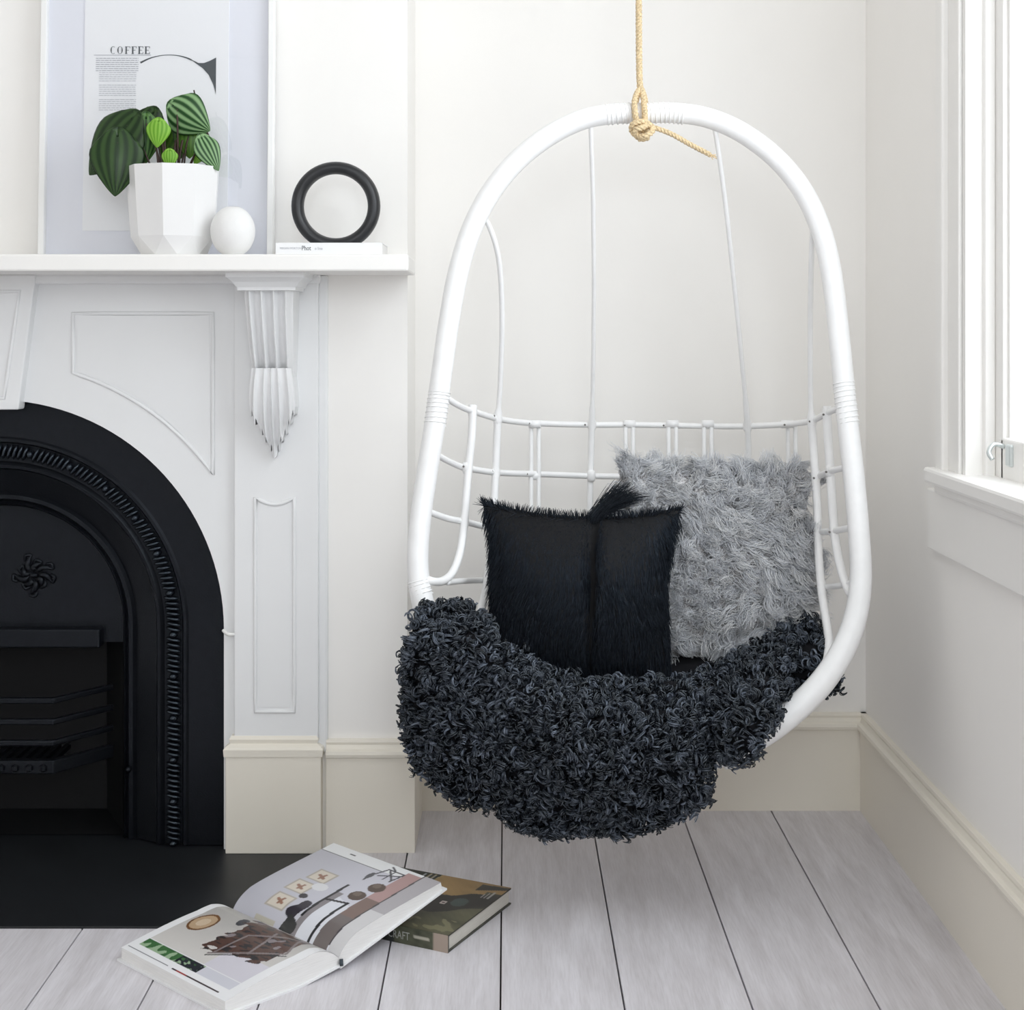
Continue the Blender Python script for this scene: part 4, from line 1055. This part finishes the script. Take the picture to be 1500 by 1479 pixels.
# black hair-on-hide cushion with a centre ridge and a mane tuft
Mb = frame_at(P(848, 877, 2.835), .20, math.radians(1.5), math.radians(-3))
BA = dict(a=.170, b=.160, c=.058, pinch=.05, ear=.10)
def ridge(u, v, y): return y + .028*np.exp(-((u-.14)/.055)**2)*np.clip(1-v*v, 0, 1)**.3 - .010*np.exp(-((u-.26)/.10)**2)*np.clip(1-v*v, 0, 1)
bc = make_cushion('hide_cushion', 'black hair-on-hide cushion with centre seam and mane tuft', ridge, Mb, BA['a'], BA['b'], BA['c'], BA['pinch'], BA['ear'], 'hide_black')
def black_fur(N=14500):
    U = rng.uniform(-1, 1, N); V_ = rng.uniform(-1, 1, N); ed = rng.random(N) < .12
    which = rng.integers(0, 3, N); val = rng.uniform(.96, 1, N)
    V_ = np.where(ed & (which == 0), val, V_); U = np.where(ed & (which == 1), val, np.where(ed & (which == 2), -val, U))
    side = np.where(rng.random(N) < .9, 1.0, -1.0)
    p, n = surf_frame(U, V_, BA['a'], BA['b'], BA['c'], BA['pinch'], BA['ear'], ridge, side)
    side_dir = np.stack([(U-.14)*.35+.16*np.sin(6*V_+3*U), 0*U, -np.ones(N)], -1)
    topm = np.clip((V_-.93)/.05, 0, 1)[:, None]
    lie = side_dir*(1-topm)+np.stack([.5*np.sin(9*U), 0*U, np.ones(N)], -1)*topm
    d = lie*1.0+n*(.10+.3*topm)+rng.normal(size=(N, 3))*.055; d /= np.linalg.norm(d, axis=1, keepdims=True)
    S = 5; s = np.linspace(0, 1, S)[None, :]; Ln = rng.uniform(.016, .03, N)[:, None]*(1-.5*topm)
    pts = p[:, None, :]+d[:, None, :]*(Ln*s)[..., None]-n[:, None, :]*(.0035*s*s)[..., None]*(1-topm[:, None, :])
    pts = np_m(Mb, pts.reshape(-1, 3)).reshape(N, S, 3); rad = np.ones((N, 1))*.0008*(1-.7*s)
    g = rng.uniform(.5, 1.3, N)[:, None, None]; col = np.array([.005, .0058, .008])*g*np.ones((N, S, 1))
    strands_mesh('short_hair', pts, rad, col, 'fur_black', bc, 3)
    # mane tuft at the top of the seam
    n2 = 900; r0 = np.stack([rng.normal(.14, .03, n2)*BA['a'], rng.normal(0, .006, n2), BA['b']*(.90+rng.uniform(-.05, .05, n2))], -1)
    f = rng.uniform(0, 1, n2); d1 = np.stack([.45+.25*rng.normal(size=n2)*.5, rng.normal(size=n2)*.12-.05, .85+0*f], -1)
    d2 = np.stack([.5+.9*f, rng.normal(size=n2)*.10, .75-.65*f], -1)
    S = 8; s = np.linspace(0, 1, S)[None, :, None]; Ln = rng.uniform(.05, .105, n2)[:, None, None]
    pts = r0[:, None, :]+Ln*(d1[:, None, :]*s*(1-s*.5)*.9+d2[:, None, :]*s*s*.55)
    pts = np_m(Mb, pts.reshape(-1, 3)).reshape(n2, S, 3)
    rad = .0008*(1-.75*s[..., 0])*np.ones((n2, 1)); col = np.ones((n2, S, 3))*np.array([.010, .011, .013])
    strands_mesh('mane_tuft', pts, rad, col, 'fur_black', bc, 3)
black_fur()

# ------------------------------------------------------------------ books on the floor
def grid_print(name, fn, pos, nu, nv, m, parent):
    u, v = np.meshgrid(np.linspace(0, 1, nu+1), np.linspace(0, 1, nv+1)); Pn = pos(u, v).reshape(-1, 3)
    i = np.arange(nu)[None, :]; j = np.arange(nv)[:, None]; a = j*(nu+1)+i
    F = np.stack([a, a+1, a+nu+2, a+nu+1], -1).reshape(-1, 4); me = fast_mesh(name, Pn, F)
    col = np.ones((u.size, 4), np.float32); col[:, :3] = np.clip(fn(u, v).reshape(-1, 3), 0, 1)
    me.color_attributes.new('tint', 'FLOAT_COLOR', 'POINT').data.foreach_set('color', col.reshape(-1))
    return link(name, me, m, parent)
def put(c, mask, col, soft=None):
    k = (mask if soft is None else soft)[..., None].astype(float); return c*(1-k)+np.array(col)*k
def fnoise(u, v, f, seed=0):
    r = np.random.default_rng(seed); s = np.zeros_like(u)
    for _ in range(7):
        a, b, p = r.normal()*f, r.normal()*f, r.uniform(0, 6.3); s = s+np.sin(a*u+b*v+p)
    return s/7*1.6
def seg_d(u, v, a, b):
    a = np.array(a); b = np.array(b); d = b-a; t = np.clip(((u-a[0])*d[0]+(v-a[1])*d[1])/(d@d), 0, 1)
    return np.hypot(u-a[0]-t*d[0], v-a[1]-t*d[1])

# closed book underneath
BT = .030; Nn = np.array([-.0982, 2.588]); Rn = np.array([.0087, 2.809]); eu = np.array([-.274, .141]); ev = Rn-Nn
cbk = thing('closed_book', 'closed hardback with a dark olive and ochre cover on the floor', 'book', (float(Nn[0]+eu[0]/2), float(Nn[1]+eu[1]/2), 0))
def bpt(u, v, z): q = Nn+eu*u+ev*v; return (float(q[0]), float(q[1]), z)
def slab(name, u0, u1, v0, v1, z0, z1, m, par, bevel=0):
    b = MB(); b.prism([bpt(u0, v0, z0), bpt(u1, v0, z0), bpt(u1, v1, z0), bpt(u0, v1, z0)], (0, 0, z1-z0)); return b.build(name, m, par, bevel=bevel)
slab('page_block', .012, .988, .012, .985, .0025, BT-.003, 'page_old', cbk)
slab('back_cover', 0, 1, 0, 1, .0, .003, 'cover_dark', cbk, .001)
fcov = slab('front_cover', 0, 1, 0, 1, BT-.0032, BT-.0004, 'cover_dark', cbk, .001)
def cover_art(u, v):
    n = fnoise(u, v, 18, 1)*.5+fnoise(u, v, 55, 2)*.35
    c = np.ones(u.shape+(3,))*np.array([.085, .082, .045])*(1+.5*n)[..., None]
    k = .30-.07*fnoise(u, v, 7, 5)                                   # ochre field in the upper part
    c = put(c, (v > .60+.05*fnoise(u, u, 14, 4)+.25*(u < .10)) & (u < .47), (.30, .19, .075)); c[(v > .6) & (u < .47)] *= (1+.25*n[(v > .6) & (u < .47)])[:, None]
    ed = .05*fnoise(u, v, 14, 8)
    dark = ((np.abs(v-.50-.75*(.26-u)*(u < .26)) < .17+ed) & (u < .52))
    c = put(c, dark, (.018, .016, .014))
    c = put(c, (v > .93-.55*u) & (u < .18) & (v < .98-.1*u), (.022, .020, .017))
    c = put(c, u > .47, (.016, .020, .015))
    for k in range(3): c = put(c, (np.abs(u-.47-.035*k+.05*(v-.9)) < .006) & (v > .80) & (v < .99), (.30, .23, .09))
    for k in range(3): c = put(c, (np.abs(u-.50-.035*k) < .005) & (v > .86) & (v < .97), (.30, .32, .34))
    c = put(c, (np.abs(u-.255) < .018) & (np.abs(v-.515) < .030), (.52, .46, .43)); c = put(c, (np.abs(u-.255) < .009) & (np.abs(v-.515) < .012), (.10, .06, .06))
    for k in range(3): c = put(c, (np.abs(u-.050-.022*k) < .004) & (v > .72) & (v < .86-.03*k), (.34, .33, .32))
    c = put(c, (np.hypot((u-.17)/.05, (v-.57)/.08) < 1), (.045, .065, .06))
    g = (v < .24) & (fnoise(u, v, 40, 11) > .25); c = put(c, g, (.17, .16, .09))
    return c
grid_print('cover_art', cover_art, lambda u, v: np.stack([Nn[0]+eu[0]*u+ev[0]*v, Nn[1]+eu[1]*u+ev[1]*v, 0*u+BT], -1), 150, 130, 'print_matte', fcov)
def spine_art(u, v):
    n = fnoise(u, v*.2, 30, 3); c = np.ones(u.shape+(3,))*np.array([.075, .08, .05])*(1+.4*n)[..., None]
    c = put(c, u < .10, (.36, .29, .24)); c = put(c, (u > .12) & (u < .22) & (v > .45) & (v < .60), (.42, .40, .33)); c = put(c, u > .34, (.03, .034, .03)); return c
pn = -ev/np.linalg.norm(ev)*.0008
sp_ = slab('spine_cover', 0, 1, -.002, .012, 0, BT-.0004, 'cover_dark', cbk)
grid_print('spine_art', spine_art, lambda u, v: np.stack([Nn[0]+eu[0]*u+pn[0], Nn[1]+eu[1]*u+pn[1], BT*v], -1), 80, 12, 'print_matte', sp_)
ang = math.atan2(-eu[1], -eu[0])
q = Nn+eu*.385+pn*1.6
text_obj('spine_lettering', 'CRAFT', .019, (float(q[0]), float(q[1]), .008), Matrix.Rotation(ang, 4, 'Z') @ RX90, M['cover_white'] if False else mat('spine_ink', (.36, .37, .34), .6), sp_, .75)

# open picture book, its right half propped on the closed one
ob = thing('open_book', 'open hardback picture book with interior photographs leaning on the closed book', 'book', (-.42, 2.60, 0))
S0 = np.array([-.487, 2.722]); S1 = np.array([-.272, 2.512]); sd = S1-S0
pl = np.array([-.698, -.716]); pr_ = -pl
PWL, PWR = .228, .246; TL, TR = .018, .013; TH = math.radians(15.5); SZ = .009
def left_pt(a, b, h):                     # a along the spine, b outward 0..1, h 0 = cover, 1 = top page
    x = S0[0]+sd[0]*a+pl[0]*PWL*b; y = S0[1]+sd[1]*a+pl[1]*PWL*b
    zb = .003+SZ*(1-np.clip(b*3, 0, 1)); top = TL*(.62+.38*np.clip(b*1.0, 0, 1)) if False else TL*np.ones_like(b)
    bulge = .027*(1-np.exp(-9*np.clip(b, 0, 1)))*(1-np.clip(b, 0, 1)**1.6)
    z = zb+(TL+bulge*1.0-.008*(1-np.clip(b*5, 0, 1)))*h
    return np.stack([x, y, z], -1)
def right_pt(a, b, h):
    bulge = .026*(1-np.exp(-11*np.clip(b, 0, 1)))*(1-np.clip(b, 0, 1)**1.2)
    t = .003+(TR-.005*(1-np.clip(b*5, 0, 1))+bulge)*h
    r = PWR*b*math.cos(TH)-t*math.sin(TH); z = SZ+PWR*b*math.sin(TH)+t*math.cos(TH)-.003
    x = S0[0]+sd[0]*a+pr_[0]*r; y = S0[1]+sd[1]*a+pr_[1]*r
    return np.stack([x, y, z], -1)
def left_art(a, b):
    w = np.ones(a.shape+(3,))*np.array([.80, .80, .815]); n = fnoise(a, b, 50, 6)
    ph = (b > .02) & (b < .80) & (a > .06) & (a < .93)
    wall = np.array([.52, .50, .48])[None, None]*(.62+.55*np.clip(b*1.2+a*.25, 0, 1))[..., None]
    w = np.where(ph[..., None], wall, w)
    w = put(w, ph & (b > .55) & (a > .58), (.62, .60, .66))
    d = np.hypot((a-.165)/.085, (b-.42)/.135); w = put(w, (d < 1) & ph, (.16, .075, .03)); w = put(w, (d < .84) & ph, (.46, .33, .21)); w = put(w, (d < .45) & ph, (.58, .46, .33))
    d = np.hypot((a-.36)/.035, (b-.24)/.06); w = put(w, d < 1, (.05, .05, .06))
    br = (a > .40+.05*n) & (a < .86) & (b > .10+.04*n) & (b < .66+.05*n-.25*(a-.4)); w = put(w, br & ph, (.085, .042, .032))
    w = put(w, br & (fnoise(a, b, 70, 9) > .3), (.02, .018, .02)); w = put(w, br & (fnoise(a, b, 60, 10) > .75), (.22, .19, .20))
    for p, q in (((.5, .68), (.88, .36)), ((.52, .34), (.84, .12)), ((.88, .36), (.80, .12)), ((.52, .66), (.52, .36)), ((.70, .52), (.64, .2))): w = put(w, (seg_d(a, b, p, q) < .009) & ph, (.20, .17, .17))
    for p, q in (((.5, .71), (.9, .38)),): w = put(w, (seg_d(a, b, p, q) < .006), (.012, .012, .012))
    st = (b > .80) & (b < .90) & (a > .06) & (a < .62); w = put(w, st, (.30, .42, .27)); w = put(w, st & (fnoise(a, b, 45, 12) > .05), (.05, .14, .05)); w = put(w, st & (a > .40) & (fnoise(a, b, 60, 13) > -.3), (.02, .022, .03))
    w = put(w, (b > .80) & (b < .90) & (a > .62) & (a < .93), (.60, .60, .66))
    w = put(w, (np.abs(b-.955) < .005) & (a > .02) & (a < .42), (.10, .10, .12)); w = put(w, (np.abs(b-.955) < .008) & (a > .46) & (a < .90), (.03, .015, .02)); w = put(w, (np.abs(b-.955) < .008) & (a > .50) & (a < .60), (.35, .03, .03))
    return w
def right_art(a, b):
    w = np.ones(a.shape+(3,))*np.array([.60, .595, .66]); w = w*(.78+.28*np.clip(a*.8+.2*b, 0, 1))[..., None]
    w = put(w, b > .885, (.80, .81, .82))
    w = put(w, (np.abs(b-.88) < .006) & (a < .60), (.03, .03, .035))
    w = put(w, (np.abs(b-.945) < .008) & (a > .22) & (a < .27), (.05, .05, .05)); w = put(w, (np.abs(b-.93) < .005) & (a > .75) & (a < .93), (.06, .06, .06))
    for ca, cb_ in ((.30, .20), (.285, .40), (.305, .585)):
        w = put(w, (np.abs(a-ca) < .085) & (np.abs(b-cb_) < .078), (.42, .38, .33)); w = put(w, (np.abs(a-ca) < .072) & (np.abs(b-cb_) < .064), (.64, .58, .50))
        w = put(w, (seg_d(a, b, (ca-.03, cb_+.01), (ca+.03, cb_-.02)) < .012) | (seg_d(a, b, (ca, cb_-.03), (ca+.012, cb_+.03)) < .010), (.30, .16, .11))
    w = put(w, (np.abs(a-.30) < .09) & (b < .05), (.46, .43, .36))
    tb = (a > .585) & (b < .46-.4*(a-.58)); w = put(w, tb, (.70, .71, .76))
    w = put(w, (a > .545) & (a < .60) & (b < .50), (.24, .22, .23))
    n = fnoise(a, b, 40, 20)
    w = put(w, (np.hypot((a-.47)/.055, (b-.20)/.10) < 1+.4*n), (.03, .025, .035)); w = put(w, (np.hypot((a-.50)/.06, (b-.06)/.06) < 1+.5*n), (.03, .03, .03)); w = put(w, np.hypot((a-.40)/.04, (b-.32)/.035) < 1+.5*n, (.04, .035, .04)); w = put(w, np.hypot((a-.40)/.06, (b-.47)/.05) < 1, (.68, .68, .70))
    strip = (a > .76-.02*b) & (a < .885-.03*b) & (b > .0) & (b < .97)
    w = put(w, strip, (.20, .135, .115)); w = put(w, strip & (b > .55), (.42, .27, .26)); w = put(w, strip & (b < .30), (.16, .135, .13))
    w = put(w, (np.abs(a-.89+.03*b) < .007) & (b > .05), (.05, .045, .05))
    lo_ = a > .895-.03*b; w = put(w, lo_, (.42, .40, .42)); w = put(w, lo_ & (b < .45), (.62, .61, .62))
    w = put(w, seg_d(a, b, (.545, .16), (.535, .60)) < .011, (.012, .012, .014)); w = put(w, seg_d(a, b, (.72, .02), (.705, .42)) < .011, (.012, .012, .014)); w = put(w, seg_d(a, b, (.55, .38), (.71, .42)) < .011, (.012, .012, .014))
    for ca, cb_ in ((.685, .53), (.715, .685)): w = put(w, np.hypot((a-ca)/.06, (b-cb_)/.062) < 1, (.085, .055, .042)); 
    for ca, cb_ in ((.67, .55), (.70, .705)): w = put(w, np.hypot((a-ca)/.03, (b-cb_)/.03) < 1, (.16, .12, .095))
    for p, q in (((.56, .80), (.60, .93)), ((.60, .93), (.74, .93)), ((.74, .93), (.72, .80)), ((.62, .92), (.72, .82)), ((.60, .82), (.73, .90)), ((.55, .80), (.56, .72)), ((.66, .93), (.66, .80)), ((.60, .97), (.66, .93))): w = put(w, seg_d(a, b, p, q) < .007, (.05, .05, .06))
    w = put(w, np.hypot((a-.555)/.02, (b-.79)/.05) < 1, (.08, .08, .09))
    return w
def solid_half(name, fn, m, par, nb=26, h0=0.0, h1=.985, a0=.012, a1=.988, b0=0.0, b1=.985):
    bs = np.linspace(b0, b1, nb+1); v = []; f = []
    for b in bs:
        for a, h in ((a0, h0), (a1, h0), (a1, h1), (a0, h1)): v.append(tuple(float(q) for q in fn(np.array(a), np.array(b), h)))
    for i in range(nb):
        for k in range(4): f.append((i*4+k, i*4+(k+1) % 4, i*4+4+(k+1) % 4, i*4+4+k))
    f += [(0, 1, 2, 3), (nb*4, nb*4+1, nb*4+2, nb*4+3)]
    return MB().add(v, f).build(name, m, par)
lb = solid_half('page_block', left_pt, 'page', ob); rb = solid_half('page_block', right_pt, 'page', ob)
grid_print('printed_page', lambda u, v: left_art(u, v), lambda u, v: left_pt(.010+.98*u, .004+.984*v, 1.0), 190, 150, 'print', lb)
grid_print('printed_page', lambda u, v: right_art(u, v), lambda u, v: right_pt(.010+.98*u, .004+.984*v, 1.0), 190, 150, 'print', rb)
def lcov(a, b, h): p = left_pt(a, b, 0.0); p = p.copy(); p[2] = p[2]-.003*(1-h); return p
def rcov(a, b, h):
    p = right_pt(a, b, 0.0).copy(); p[2] -= .003*(1-h); return p
solid_half('cover_board', lcov, 'cover_white', ob, 12, 0, 1, -.006, 1.006, .0, 1.012)
solid_half('cover_board', rcov, 'cover_white', ob, 12, 0, 1, -.006, 1.006, .0, 1.012)
MB().tube([tuple(map(float, left_pt(np.array(.995), np.array(0.0), .3))), tuple(map(float, left_pt(np.array(1.006), np.array(-.02), .3)))], .006, 8).build('headband', 'ink', ob, True)
